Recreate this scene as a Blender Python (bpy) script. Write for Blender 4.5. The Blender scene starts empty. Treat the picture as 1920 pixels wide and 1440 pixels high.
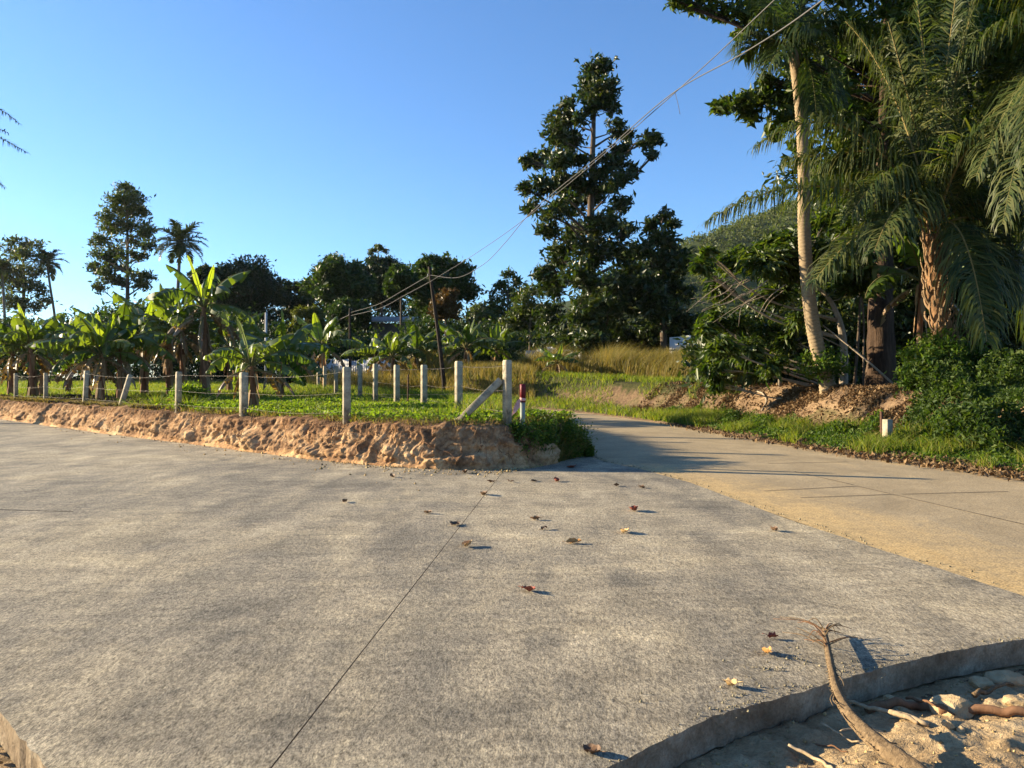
import bpy, math, random
import numpy as np

# ------------------------------------------------------------------ camera, sky, sun, exposure
sc = bpy.context.scene
F, HX, HY, EYE = 1450.0, 960.0, 712.0, 1.5          # focal length in photo pixels, principal column, horizon row, eye height
cam_d = bpy.data.cameras.new('camera'); cam = bpy.data.objects.new('camera', cam_d)
sc.collection.objects.link(cam); sc.camera = cam
cam.location = (0, 0, EYE); cam.rotation_euler = (math.radians(90), 0, 0)
cam_d.sensor_width = 36; cam_d.lens = 36 * F / 1920; cam_d.shift_y = -8 / 1920
cam_d.clip_start = 0.05; cam_d.clip_end = 6000

SUN_EL, SUN_AZ = math.radians(15.5), math.radians(-73.5)   # azimuth from +Y (forward), negative to the left
SUN_DIR = np.array([math.sin(SUN_AZ) * math.cos(SUN_EL), math.cos(SUN_AZ) * math.cos(SUN_EL), math.sin(SUN_EL)])
world = bpy.data.worlds.new('World'); sc.world = world; world.use_nodes = True
wn = world.node_tree; bg = wn.nodes['Background']
sky = wn.nodes.new('ShaderNodeTexSky'); sky.sky_type = 'NISHITA'; sky.sun_disc = False
sky.sun_elevation = SUN_EL; sky.sun_rotation = SUN_AZ
sky.altitude = 50; sky.air_density = 1.0; sky.dust_density = 0.15; sky.ozone_density = 6.0
wn.links.new(sky.outputs[0], bg.inputs[0]); bg.inputs[1].default_value = 0.085
sun_d = bpy.data.lights.new('sun', 'SUN'); sun_d.energy = 5.0; sun_d.angle = math.radians(0.5); sun_d.color = (1.0, 0.84, 0.58)
sun = bpy.data.objects.new('sun', sun_d); sc.collection.objects.link(sun)
from mathutils import Vector
sun.rotation_euler = Vector(SUN_DIR).to_track_quat('Z', 'Y').to_euler()
sun.location = (-40, 15, 30)
sc.view_settings.view_transform = 'Standard'; sc.view_settings.look = 'None'
sc.view_settings.gamma = 1.0; sc.view_settings.use_curve_mapping = False
sc.view_settings.exposure = 1.66
sc.cycles.max_bounces = 6; sc.cycles.diffuse_bounces = 3; sc.cycles.glossy_bounces = 2
sc.cycles.transmission_bounces = 4; sc.cycles.transparent_max_bounces = 4; sc.cycles.volume_bounces = 0
sc.cycles.caustics_reflective = False; sc.cycles.caustics_refractive = False
sc.cycles.use_denoising = True

# ------------------------------------------------------------------ helpers
C = sc.collection
def px(x, y, d):                       # photo pixel + distance from the lens plane -> point
    return np.array([(x - HX) / F * d, d, EYE - (y - HY) / F * d])
def pz(x, y, z=0.0):                   # photo pixel on a level surface of height z
    d = (EYE - z) * F / (y - HY)
    return np.array([(x - HX) / F * d, d, z])
def sstep(a, b, x):
    t = np.clip((x - a) / (b - a), 0, 1); return t * t * (3 - 2 * t)
def hash3(i, j, k, s):
    n = (i * 374761393 + j * 668265263 + k * 2147483647 + s * 1442695041) & 0xFFFFFFFF
    n = ((n ^ (n >> 13)) * 1274126177) & 0xFFFFFFFF
    n = (n ^ (n >> 16)) & 0xFFFFFF
    return n / 16777215.0
def noise(x, y, z=0.0, s=0):
    x = np.asarray(x, float); y = np.asarray(y, float); z = np.asarray(z, float) + 0 * x
    i = np.floor(x).astype(np.int64); j = np.floor(y).astype(np.int64); k = np.floor(z).astype(np.int64)
    u, v, w = x - i, y - j, z - k
    u, v, w = u*u*(3-2*u), v*v*(3-2*v), w*w*(3-2*w)
    r = 0
    for a in (0, 1):
        for b in (0, 1):
            for c in (0, 1):
                r = r + hash3(i+a, j+b, k+c, s) * (u if a else 1-u) * (v if b else 1-v) * (w if c else 1-w)
    return r * 2 - 1
def fbm(x, y, z=0.0, s=0, o=4):
    r, a = 0, 1.0
    for q in range(o):
        r = r + a * noise(np.asarray(x)*2**q, np.asarray(y)*2**q, np.asarray(z)*2**q, s+q); a *= 0.5
    return r
def mesh(name, V, quads=None, tris=None, mat=None, smooth=False, attrs=None, mats=None, mi=None):
    me = bpy.data.meshes.new(name)
    V = np.asarray(V, np.float32); me.vertices.add(len(V)); me.vertices.foreach_set('co', V.ravel())
    idx, tot = [], []
    if quads is not None and len(quads):
        q = np.asarray(quads, np.int32); idx.append(q.ravel()); tot.append(np.full(len(q), 4, np.int32))
    if tris is not None and len(tris):
        t = np.asarray(tris, np.int32); idx.append(t.ravel()); tot.append(np.full(len(t), 3, np.int32))
    idx = np.concatenate(idx); tot = np.concatenate(tot)
    me.loops.add(len(idx)); me.loops.foreach_set('vertex_index', idx)
    st = np.zeros(len(tot), np.int32); st[1:] = np.cumsum(tot)[:-1]
    me.polygons.add(len(tot)); me.polygons.foreach_set('loop_start', st)
    if smooth: me.polygons.foreach_set('use_smooth', np.ones(len(tot), bool))
    for m in (mats or ([mat] if mat else [])): me.materials.append(m)
    if mi is not None: me.polygons.foreach_set('material_index', np.asarray(mi, np.int32))
    for k, v in (attrs or {}).items():
        a = me.attributes.new(k, 'FLOAT', 'POINT'); a.data.foreach_set('value', np.asarray(v, np.float32))
    me.update(calc_edges=True); me.validate()
    return me
def obj(name, me, parent=None, loc=None, rot=None, scale=None):
    o = bpy.data.objects.new(name, me); C.objects.link(o)
    if parent is not None: o.parent = parent
    if loc is not None: o.location = [float(q) for q in loc]
    if rot is not None: o.rotation_euler = [float(q) for q in rot]
    if scale is not None: o.scale = [float(q) for q in scale]
    return o
def tag(o, label, cat, group=None):
    o['label'] = label; o['category'] = cat
    if group: o['group'] = group
    return o
def thing(name, label, cat, loc=(0, 0, 0), group=None):
    o = bpy.data.objects.new(name, None); C.objects.link(o); o.location = [float(q) for q in loc]
    o.empty_display_size = 0.2
    return tag(o, label, cat, group)
def structure(o): o['kind'] = 'structure'; return o
def stuff(o, label=None, cat=None):
    o['kind'] = 'stuff'
    if label: o['label'] = label; o['category'] = cat
    return o
class MB:                               # collects vertices and faces of one mesh
    def __init__(s): s.V, s.Q, s.T, s.n, s.qm, s.tm = [], [], [], 0, [], []
    def add(s, V, Q=None, T=None, m=0):
        V = np.asarray(V, float)
        if Q is not None and len(Q): s.Q.append(np.asarray(Q) + s.n); s.qm.append(np.full(len(Q), m))
        if T is not None and len(T): s.T.append(np.asarray(T) + s.n); s.tm.append(np.full(len(T), m))
        s.V.append(V); s.n += len(V); return s
    def mesh(s, name, mats, smooth=False, off=(0, 0, 0), attrs=None):
        V = np.concatenate(s.V) - np.asarray(off, float)
        Q = np.concatenate(s.Q) if s.Q else None; T = np.concatenate(s.T) if s.T else None
        mi = np.concatenate(([np.concatenate(s.qm)] if s.qm else []) + ([np.concatenate(s.tm)] if s.tm else []))
        mats = mats if isinstance(mats, list) else [mats]
        return mesh(name, V, Q, T, smooth=smooth, mats=mats, mi=mi, attrs=attrs)
def unit(v):
    v = np.asarray(v, float); return v / np.maximum(np.linalg.norm(v, axis=-1, keepdims=True), 1e-9)
def catmull(P, n):                     # smooth curve through points, chord-length parameter
    P = np.asarray(P, float); t = np.concatenate([[0], np.cumsum(np.maximum(np.linalg.norm(np.diff(P, axis=0), axis=1), 1e-6))])
    Mm = np.gradient(P, t, axis=0) if len(P) > 2 else np.repeat((P[1:]-P[:1])/t[-1], 2, 0); out = []
    for i in range(len(P)-1):
        h = t[i+1]-t[i]; u = np.linspace(0, 1, n, endpoint=False)[:, None]
        out.append((2*u**3-3*u*u+1)*P[i]+(u**3-2*u*u+u)*h*Mm[i]+(-2*u**3+3*u*u)*P[i+1]+(u**3-u*u)*h*Mm[i+1])
    out.append(P[-1:]); return np.vstack(out)
def tube(P, R, n=8, flat=1.0, cap=True, lump=0.0, seed=0, widthdir=None):
    P = np.asarray(P, float); R = np.broadcast_to(np.asarray(R, float), (len(P),)) if np.ndim(R) == 0 else np.asarray(R, float)
    T = unit(np.gradient(P, axis=0))
    ref = np.array([0, 0, 1.0]) if abs(T[0, 2]) < 0.8 else np.array([0, 1.0, 0])
    if widthdir is not None: ref = np.asarray(widthdir, float)
    A = unit(np.cross(T, ref)); B = unit(np.cross(A, T))
    th = np.linspace(0, 2*np.pi, n, endpoint=False)
    r = R[:, None] * np.ones((1, n))
    if lump:
        k = np.arange(len(P))[:, None] * 0.7
        r = r * (1 + lump * noise(np.cos(th)[None]*1.7 + 9, np.sin(th)[None]*1.7 + 0*k, k, seed))
    V = P[:, None] + r[..., None]*(np.cos(th)[None, :, None]*A[:, None] + flat*np.sin(th)[None, :, None]*B[:, None])
    V = V.reshape(-1, 3); m = len(P); i = np.arange(m-1)[:, None]*n; j = np.arange(n)[None]; k = (np.arange(n)+1) % n
    Q = np.stack([i+j, i+k, i+n+k, i+n+j], -1).reshape(-1, 4)
    T3 = None
    if cap:
        V = np.vstack([V, P[0], P[-1]]); c0, c1 = m*n, m*n+1
        T3 = np.vstack([np.stack([k, np.arange(n), np.full(n, c0)], -1), np.stack([(m-1)*n+np.arange(n), (m-1)*n+k, np.full(n, c1)], -1)])
    return V, Q, T3
def keeled(P, R, n=22, seed=0):         # dry petiole: flat above, keeled below, with fibre ridges
    V, Q, T = tube(P, R, n, flat=.62, lump=.10, seed=seed); m_ = len(P); th = np.linspace(0, 2*np.pi, n, endpoint=False); r = np.random.default_rng(seed)
    f = 1+.16*np.cos(3*th+1.57)+.05*r.normal(size=n); W = V[:m_*n].reshape(m_, n, 3); W = P[:, None]+(W-P[:, None])*(f[None, :, None]*(1+.035*r.normal(size=(m_, n, 1)))); V[:m_*n] = W.reshape(-1, 3); return V, Q, T
def box(cx, cy, cz, sx, sy, sz, rz=0.0):
    V = np.array([[x, y, z] for z in (-.5, .5) for y in (-.5, .5) for x in (-.5, .5)]) * [sx, sy, sz]
    c, s = math.cos(rz), math.sin(rz)
    V = np.stack([V[:, 0]*c - V[:, 1]*s, V[:, 0]*s + V[:, 1]*c, V[:, 2]], -1) + [cx, cy, cz]
    return V, np.array([[0,2,3,1],[4,5,7,6],[0,1,5,4],[2,6,7,3],[1,3,7,5],[0,4,6,2]])
def leafgeo(P, L, asp, rng, axis=None, axis_w=0.0, up=0.35, fold=0.12, jitter=0.35):
    N = len(P); L = L * (1 + jitter*(rng.random(N)*2-1))
    u = rng.normal(size=(N, 3))
    if axis is not None: u = unit(u)*(1-axis_w) + axis*axis_w
    u = unit(u); nn = unit(rng.normal(size=(N, 3)) + [0, 0, up*3]); s = unit(np.cross(nn, u)); nn = np.cross(u, s)
    h = (L/2)[:, None]
    b, t = P - u*h, P + u*h*1.0 - nn*h*0.15
    l = P - u*h*0.15 + s*h*asp + nn*h*fold; r = P - u*h*0.15 - s*h*asp + nn*h*fold
    V = np.stack([b, l, t, r], 1).reshape(-1, 3); i = np.arange(N)[:, None]*4
    T = np.concatenate([i+[0, 2, 1], i+[0, 3, 2]], 1).reshape(-1, 3)
    return V, T
def blades(P, h, w, rng, lean=0.35, dirv=None, tip=0.0):
    N = len(P); h = h*(0.6+0.8*rng.random(N)); a = rng.random(N)*2*np.pi
    side = np.stack([np.cos(a), np.sin(a), 0*a], -1)*w
    b = rng.random(N)*2*np.pi; ld = np.stack([np.cos(b), np.sin(b), 0*b], -1)*(lean*rng.random(N)*1.6)[:, None]
    if dirv is not None: ld = ld + np.asarray(dirv)
    up = np.array([0, 0, 1.0])
    m = P + (up*0.55 + ld*0.35)*h[:, None]; t = P + (up*0.95 + ld*(1.1+tip))*h[:, None]
    V = np.stack([P-side, P+side, m-side*.8, m+side*.8, t], 1).reshape(-1, 3); i = np.arange(N)[:, None]*5
    T = np.concatenate([i+[0, 1, 3], i+[0, 3, 2], i+[2, 3, 4]], 1).reshape(-1, 3)
    return V, T

# ------------------------------------------------------------------ materials
def newmat(name):
    m = bpy.data.materials.new(name); m.use_nodes = True; nt = m.node_tree
    return m, nt, nt.nodes, nt.links, nt.nodes['Principled BSDF']
def ramp(n, stops, fac=None, links=None, interp='LINEAR'):
    r = n.new('ShaderNodeValToRGB'); r.color_ramp.interpolation = interp
    while len(r.color_ramp.elements) < len(stops): r.color_ramp.elements.new(0.5)
    for e, (p, c) in zip(r.color_ramp.elements, stops): e.position = p; e.color = (*c, 1) if len(c) == 3 else c
    if fac is not None: links.new(fac, r.inputs[0])
    return r
def ntex(n, l, vec, scale, detail=4, rough=0.6, dist=0.0):
    t = n.new('ShaderNodeTexNoise'); t.inputs['Scale'].default_value = scale; t.inputs['Detail'].default_value = detail
    t.inputs['Roughness'].default_value = rough; t.inputs['Distortion'].default_value = dist
    if vec is not None: l.new(vec, t.inputs['Vector'])
    return t
def mixc(n, l, a, b, f, mode='MIX'):
    m = n.new('ShaderNodeMix'); m.data_type = 'RGBA'; m.blend_type = mode
    for s, v in ((m.inputs[0], f), (m.inputs[6], a), (m.inputs[7], b)):
        if isinstance(v, (int, float)): s.default_value = v
        elif isinstance(v, tuple): s.default_value = (*v, 1)
        else: l.new(v, s)
    return m.outputs[2]
def math_(n, l, op, a, b=0.0, clamp=False):
    m = n.new('ShaderNodeMath'); m.operation = op; m.use_clamp = clamp
    for s, v in ((m.inputs[0], a), (m.inputs[1], b)):
        if isinstance(v, (int, float)): s.default_value = v
        else: l.new(v, s)
    return m.outputs[0]
def coords(n, l, scale=(1, 1, 1), rot=(0, 0, 0), kind='Object'):
    tc = n.new('ShaderNodeTexCoord'); mp = n.new('ShaderNodeMapping')
    mp.inputs['Scale'].default_value = scale; mp.inputs['Rotation'].default_value = rot
    l.new(tc.outputs[kind], mp.inputs['Vector']); return mp.outputs[0]
def bump(n, l, h, strength, dist, prev=None):
    b = n.new('ShaderNodeBump'); b.inputs['Strength'].default_value = strength; b.inputs['Distance'].default_value = dist
    l.new(h, b.inputs['Height'])
    if prev is not None: l.new(prev, b.inputs['Normal'])
    return b.outputs[0]
def leafmat(name, cols, trans=0.3, tcol=None, rough=0.45, spec=0.35, dim=1.0):
    m, nt, n, l, p = newmat(name)
    g = n.new('ShaderNodeNewGeometry')
    cols = [(c[0]*.80*dim, c[1]*.80*dim, c[2]*.66*dim) for c in cols]; k = len(cols); r = ramp(n, [(i/max(k-1, 1), c) for i, c in enumerate(cols)], g.outputs['Random Per Island'], l)
    l.new(r.outputs[0], p.inputs['Base Color']); p.inputs['Roughness'].default_value = rough
    p.inputs['Specular IOR Level'].default_value = spec
    t = n.new('ShaderNodeBsdfTranslucent')
    l.new(mixc(n, l, r.outputs[0], tcol or (1.9, 2.1, 0.6), 1.0, 'MULTIPLY'), t.inputs[0])
    mx = n.new('ShaderNodeMixShader'); mx.inputs[0].default_value = trans
    l.new(p.outputs[0], mx.inputs[1]); l.new(t.outputs[0], mx.inputs[2])
    l.new(mx.outputs[0], n['Material Output'].inputs[0]); return m
def barkmat(name, c1, c2, scale=(14, 14, 2.5), b=0.6, dist=0.03):
    m, nt, n, l, p = newmat(name); v = coords(n, l, scale)
    t = ntex(n, l, v, 1.0, 6, 0.7, 0.4); r = ramp(n, [(0.3, c1), (0.72, c2)], t.outputs[0], l)
    l.new(r.outputs[0], p.inputs['Base Color']); p.inputs['Roughness'].default_value = 0.9
    p.inputs['Specular IOR Level'].default_value = 0.15
    l.new(bump(n, l, t.outputs[0], b, dist), p.inputs['Normal']); return m
def plain(name, c1, c2, scale=6.0, rough=0.85, b=0.3, dist=0.01, metal=0.0):
    m, nt, n, l, p = newmat(name); v = coords(n, l)
    t = ntex(n, l, v, scale, 6, 0.65, 0.3); r = ramp(n, [(0.28, c1), (0.75, c2)], t.outputs[0], l)
    l.new(r.outputs[0], p.inputs['Base Color']); p.inputs['Roughness'].default_value = rough
    p.inputs['Metallic'].default_value = metal; p.inputs['Specular IOR Level'].default_value = 0.25
    t2 = ntex(n, l, v, scale*9, 4, 0.6); l.new(bump(n, l, t2.outputs[0], b, dist), p.inputs['Normal']); return m
M = {}
M['dark_leaf'] = leafmat('dark_leaf', [(.018,.034,.010), (.030,.055,.015), (.055,.080,.020), (.075,.075,.022)], .22, rough=.42)
M['mango_leaf'] = leafmat('mango_leaf', [(.022,.045,.011), (.040,.072,.015), (.070,.100,.020)], .25, rough=.45)
M['deep_leaf'] = leafmat('deep_leaf', [(.015,.030,.012), (.024,.045,.015), (.040,.060,.018)], .2, rough=.5)
M['slim_leaf'] = leafmat('slim_leaf', [(.035,.055,.016), (.060,.085,.024), (.100,.110,.030)], .3)
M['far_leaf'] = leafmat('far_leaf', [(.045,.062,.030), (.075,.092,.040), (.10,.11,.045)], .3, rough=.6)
M['glossy_leaf'] = leafmat('glossy_leaf', [(.022,.045,.012), (.045,.080,.016), (.085,.120,.022), (.14,.16,.028)], .3, rough=.45, spec=.3)
M['bamboo_leaf'] = leafmat('bamboo_leaf', [(.07,.085,.018), (.11,.12,.025), (.15,.14,.03)], .3)
M['rust_leaf'] = leafmat('rust_leaf', [(.10,.055,.018), (.14,.085,.022), (.07,.075,.02)], .25, tcol=(1.7,1.3,.6))
M['weed_leaf'] = leafmat('weed_leaf', [(.045,.080,.012), (.085,.130,.018), (.130,.175,.024), (.17,.19,.032)], .42, rough=.55, spec=.2, dim=1.45)
M['verge_leaf'] = leafmat('verge_leaf', [(.028,.060,.014), (.050,.095,.018), (.085,.135,.024), (.13,.16,.03)], .36, rough=.6, spec=.2, dim=1.15)
M['vine_leaf'] = leafmat('vine_leaf', [(.020,.042,.012), (.038,.070,.016), (.065,.105,.022), (.10,.13,.03)], .3, rough=.6, spec=.2)
M['grass_blade'] = leafmat('grass_blade', [(.060,.095,.016), (.10,.14,.022), (.155,.165,.035), (.20,.17,.06)], .42, rough=.6, spec=.2, dim=1.4)
M['dry_grass'] = leafmat('dry_grass', [(.10,.105,.028), (.17,.145,.045), (.26,.19,.075), (.13,.13,.03)], .4, tcol=(1.5,1.4,.8), rough=.7, dim=1.35)
M['palm_leaf'] = leafmat('palm_leaf', [(.020,.038,.012), (.035,.058,.016), (.075,.090,.024)], .28, rough=.5, spec=.25)
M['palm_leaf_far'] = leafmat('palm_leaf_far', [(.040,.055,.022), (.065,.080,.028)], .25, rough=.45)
M['oil_palm_leaf'] = leafmat('oil_palm_leaf', [(.025,.045,.014), (.045,.070,.020), (.090,.105,.035), (.13,.13,.045)], .3, rough=.48, spec=.25)
M['litter'] = leafmat('litter', [(.10,.055,.03), (.17,.10,.055), (.26,.17,.10), (.06,.04,.025)], .1, tcol=(1.2,1,.8), rough=.8, spec=.2, dim=1.2)
M['dark_litter'] = leafmat('dark_litter', [(.045,.036,.028), (.085,.066,.05), (.14,.11,.085), (.03,.026,.02)], .08, tcol=(1.2,1,.8), rough=.85, spec=.15)
M['hill_leaf'] = leafmat('hill_leaf', [(.06,.085,.028), (.09,.115,.035), (.13,.14,.045)], .25, rough=.7)
M['bark'] = barkmat('bark', (.05,.036,.026), (.17,.125,.09))
M['dark_bark'] = barkmat('dark_bark', (.020,.013,.009), (.12,.075,.048), (7, 7, .8), 1.0, .16)
M['pale_branch'] = barkmat('pale_branch', (.20,.155,.11), (.42,.34,.25), (20, 20, 6))
M['palm_bark'] = barkmat('palm_bark', (.17,.12,.068), (.36,.27,.165), (10, 10, 30), .5, .012)
M['coconut_bark'] = barkmat('coconut_bark', (.13,.105,.08), (.25,.21,.16), (8, 8, 14))
M['oil_palm_bark'] = barkmat('oil_palm_bark', (.13,.065,.03), (.38,.22,.11), (16, 16, 4), 1.0, .04)
M['leaf_base'] = barkmat('leaf_base', (.11,.068,.038), (.38,.26,.15), (18, 18, 3), .6, .015)
M['rachis'] = barkmat('rachis', (.10,.095,.035), (.18,.16,.06), (12, 12, 3), .3, .005)
M['rachis_orange'] = barkmat('rachis_orange', (.17,.12,.04), (.27,.21,.075), (12, 12, 3), .3, .005)
M['banana_stem'] = barkmat('banana_stem', (.09,.045,.025), (.30,.15,.075), (10, 10, 1.6), .8, .03)
M['dry_sheath'] = barkmat('dry_sheath', (.17,.10,.05), (.40,.27,.14), (12, 12, 3), .8, .02)
M['stalk'] = barkmat('stalk', (.085,.055,.03), (.29,.20,.11), (46, 46, 6), 1.0, .014)
M['twig'] = barkmat('twig', (.26,.18,.10), (.50,.38,.24), (30, 30, 10), .5, .005)
M['root'] = barkmat('root', (.12,.06,.03), (.26,.14,.075), (20, 20, 8), .5, .006)
M['pole_wood'] = barkmat('pole_wood', (.022,.016,.012), (.06,.044,.032), (20, 20, 2))
M['rust'] = plain('rust', (.055,.026,.016), (.11,.055,.032), 20, .9)
M['cable'] = plain('cable', (.07,.066,.062), (.12,.112,.106), 30, .6)
M['wire'] = plain('wire', (.12,.10,.085), (.22,.19,.155), 30, .55, metal=.5)
M['red_paint'] = plain('red_paint', (.10,.006,.010), (.19,.010,.016), 25, .5)
M['pipe_grey'] = plain('pipe_grey', (.16,.19,.17), (.26,.29,.26), 14, .6)
M['ribbon'] = plain('ribbon', (.62,.22,.20), (.75,.52,.48), 30, .6)
M['white_sheet'] = plain('white_sheet', (.55,.52,.48), (.76,.73,.69), 3, .5)
M['grey_sheet'] = plain('grey_sheet', (.36,.35,.35), (.5,.49,.48), 3, .5)
M['roof_sheet'] = plain('roof_sheet', (.22,.20,.19), (.36,.33,.31), 2, .6)
M['house_wall'] = plain('house_wall', (.11,.10,.095), (.20,.18,.165), 1.5, .85)
M['window_dark'] = plain('window_dark', (.01,.011,.012), (.02,.02,.022), 2, .15)
M['rock'] = plain('rock', (.30,.20,.10), (.52,.39,.22), 16, .9, .6, .01)
M['fallen_leaf'] = leafmat('fallen_leaf', [(.26,.10,.035), (.40,.20,.07), (.16,.06,.03)], .1, tcol=(1.2, 1, .8), rough=.6)
M['clod'] = leafmat('clod', [(.22,.15,.085), (.34,.24,.135), (.44,.33,.20)], 0, rough=.95, spec=.05, dim=1.3)
M['crumb'] = leafmat('crumb', [(.24,.21,.17), (.36,.31,.24), (.17,.14,.11)], 0, rough=.95, spec=.1)

def banana_mat(name, c1, c2, trans):
    m, nt, n, l, p = newmat(name); v = coords(n, l, (3, 26, 3))
    t = ntex(n, l, v, 1.0, 3, .5); oi = n.new('ShaderNodeObjectInfo')
    f = math_(n, l, 'ADD', math_(n, l, 'MULTIPLY', t.outputs[0], .5), math_(n, l, 'MULTIPLY', oi.outputs['Random'], .5))
    r = ramp(n, [(.2, c1), (.8, c2)], f, l)
    l.new(r.outputs[0], p.inputs['Base Color']); p.inputs['Roughness'].default_value = .38; p.inputs['Specular IOR Level'].default_value = .5
    tr = n.new('ShaderNodeBsdfTranslucent'); l.new(mixc(n, l, r.outputs[0], (2.3, 2.2, .5), 1.0, 'MULTIPLY'), tr.inputs[0])
    mx = n.new('ShaderNodeMixShader'); mx.inputs[0].default_value = trans
    l.new(p.outputs[0], mx.inputs[1]); l.new(tr.outputs[0], mx.inputs[2]); l.new(mx.outputs[0], n['Material Output'].inputs[0]); return m
M['banana_leaf'] = banana_mat('banana_leaf', (.038,.072,.016), (.110,.150,.034), .38)
M['banana_young'] = banana_mat('banana_young', (.10,.15,.022), (.16,.21,.034), .5)
M['banana_dead'] = banana_mat('banana_dead', (.15,.09,.045), (.33,.22,.12), .15)

def concrete_mat():                     # freshly broomed slab: grey with dusty buff patches, trowel smears and coarse grit
    m, nt, n, l, p = newmat('fresh_concrete')
    v = coords(n, l); vy = coords(n, l, (1, .36, 1), (0, 0, math.radians(24))); vs = coords(n, l, (0.5, 1.1, 1), (0, 0, math.radians(-38))); vt = coords(n, l, (1.0, 3.2, 1), (0, 0, math.radians(-42)))   # the broom ran away from the viewer
    big = ntex(n, l, v, 0.42, 4, .6, .6); mid = ntex(n, l, vy, 2.6, 7, .70, .5); fine = ntex(n, l, vy, 40, 6, .85); sp = ntex(n, l, vy, 120, 4, .8)
    st = ntex(n, l, vs, 1.1, 6, .66, 1.1); st2 = ntex(n, l, vt, 1.6, 6, .7, 1.6)
    dust = ntex(n, l, vy, 1.0, 9, .72, .35); wide = ntex(n, l, v, .16, 2, .5)
    grey = ramp(n, [(.36, (.205,.183,.145)), (.5, (.275,.240,.183)), (.64, (.345,.297,.220))], mid.outputs[0], l)
    tan = ramp(n, [(.36, (.30,.257,.187)), (.5, (.375,.318,.226)), (.64, (.46,.392,.28))], mid.outputs[0], l)
    df = math_(n, l, 'ADD', dust.outputs[0], math_(n, l, 'MULTIPLY', math_(n, l, 'SUBTRACT', wide.outputs[0], .5), .9))
    c = mixc(n, l, grey.outputs[0], tan.outputs[0], ramp(n, [(.44, (0,0,0)), (.56, (1,1,1))], df, l).outputs[0])
    c = mixc(n, l, c, ramp(n, [(.36, (.60,.61,.63)), (.5, (1,1,1)), (.64, (1.30,1.27,1.18))], st.outputs[0], l).outputs[0], .5, 'MULTIPLY')
    c = mixc(n, l, c, ramp(n, [(.36, (.62,.61,.61)), (.5, (1,1,1)), (.60, (1.12,1.11,1.08)), (.66, (1.5,1.47,1.4))], st2.outputs[0], l).outputs[0], .45, 'MULTIPLY')
    c = mixc(n, l, c, ramp(n, [(.38, (.30,.29,.28)), (.5, (1,1,1)), (.62, (1.6,1.57,1.5))], fine.outputs[0], l).outputs[0], .75, 'MULTIPLY')
    c = mixc(n, l, c, ramp(n, [(.38, (.4,.4,.4)), (.5, (1,1,1)), (.62, (1.5,1.5,1.5))], sp.outputs[0], l).outputs[0], .85, 'MULTIPLY')
    c = mixc(n, l, c, ramp(n, [(.36, (.70,.71,.73)), (.5, (1,1,1)), (.64, (1.22,1.19,1.10))], big.outputs[0], l).outputs[0], .5, 'MULTIPLY')
    l.new(c, p.inputs['Base Color']); p.inputs['Roughness'].default_value = .9; p.inputs['Specular IOR Level'].default_value = .12
    w = ntex(n, l, coords(n, l, (1.6, 40, 1), (0, 0, math.radians(62))), 2.0, 2, .5, .2)      # broom lines
    mk = ramp(n, [(.45, (0,0,0)), (.58, (1,1,1))], ntex(n, l, v, .7, 3, .5, .3).outputs[0], l)
    ridge = math_(n, l, 'MULTIPLY', w.outputs[0], mk.outputs[0])
    sm = ntex(n, l, coords(n, l, (3, 8, 1), (0, 0, math.radians(-35))), 2.4, 5, .72, 2.6)
    nb = bump(n, l, big.outputs[0], .3, .05); nb = bump(n, l, mid.outputs[0], .35, .012, nb)
    nb = bump(n, l, sm.outputs[0], .7, .012, nb); nb = bump(n, l, ridge, .7, .005, nb)
    nb = bump(n, l, fine.outputs[0], 1.0, .010, nb); nb = bump(n, l, sp.outputs[0], .8, .0025, nb)
    l.new(nb, p.inputs['Normal']); return m
M['fresh_concrete'] = concrete_mat()
def old_road_mat():
    m, nt, n, l, p = newmat('old_road_concrete'); v = coords(n, l)
    at = n.new('ShaderNodeAttribute'); at.attribute_name = 'sand'
    a = ntex(n, l, v, .9, 5, .65, .5); b_ = ntex(n, l, v, 7, 5, .7, .3); f = ntex(n, l, v, 60, 4, .7)
    c = ramp(n, [(.3, (.285,.218,.128)), (.7, (.42,.325,.195))], a.outputs[0], l).outputs[0]
    s = math_(n, l, 'ADD', at.outputs['Fac'], math_(n, l, 'MULTIPLY', math_(n, l, 'SUBTRACT', b_.outputs[0], .5), 1.1))
    s = math_(n, l, 'ADD', s, math_(n, l, 'MULTIPLY', math_(n, l, 'SUBTRACT', a.outputs[0], .5), 1.4))
    trk = ntex(n, l, coords(n, l, (2.6, .28, 1), (0, 0, math.radians(14))), 1.0, 6, .7, .3)
    s = math_(n, l, 'ADD', s, math_(n, l, 'MULTIPLY', math_(n, l, 'SUBTRACT', trk.outputs[0], .5), 1.3))
    sand = ramp(n, [(.3, (.46,.30,.12)), (.7, (.60,.42,.19))], b_.outputs[0], l)
    c = mixc(n, l, c, sand.outputs[0], ramp(n, [(.15, (0,0,0)), (1.0, (.85,.85,.85))], s, l).outputs[0])
    c = mixc(n, l, c, ramp(n, [(.38, (.5,.49,.47)), (.5, (1,1,1)), (.62, (1.4,1.38,1.33))], f.outputs[0], l).outputs[0], .85, 'MULTIPLY')
    l.new(c, p.inputs['Base Color']); p.inputs['Roughness'].default_value = .88; p.inputs['Specular IOR Level'].default_value = .25
    nb = bump(n, l, a.outputs[0], .3, .05); nb = bump(n, l, b_.outputs[0], .35, .012, nb); nb = bump(n, l, f.outputs[0], .6, .004, nb)
    l.new(nb, p.inputs['Normal']); return m
M['old_road_concrete'] = old_road_mat()
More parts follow.
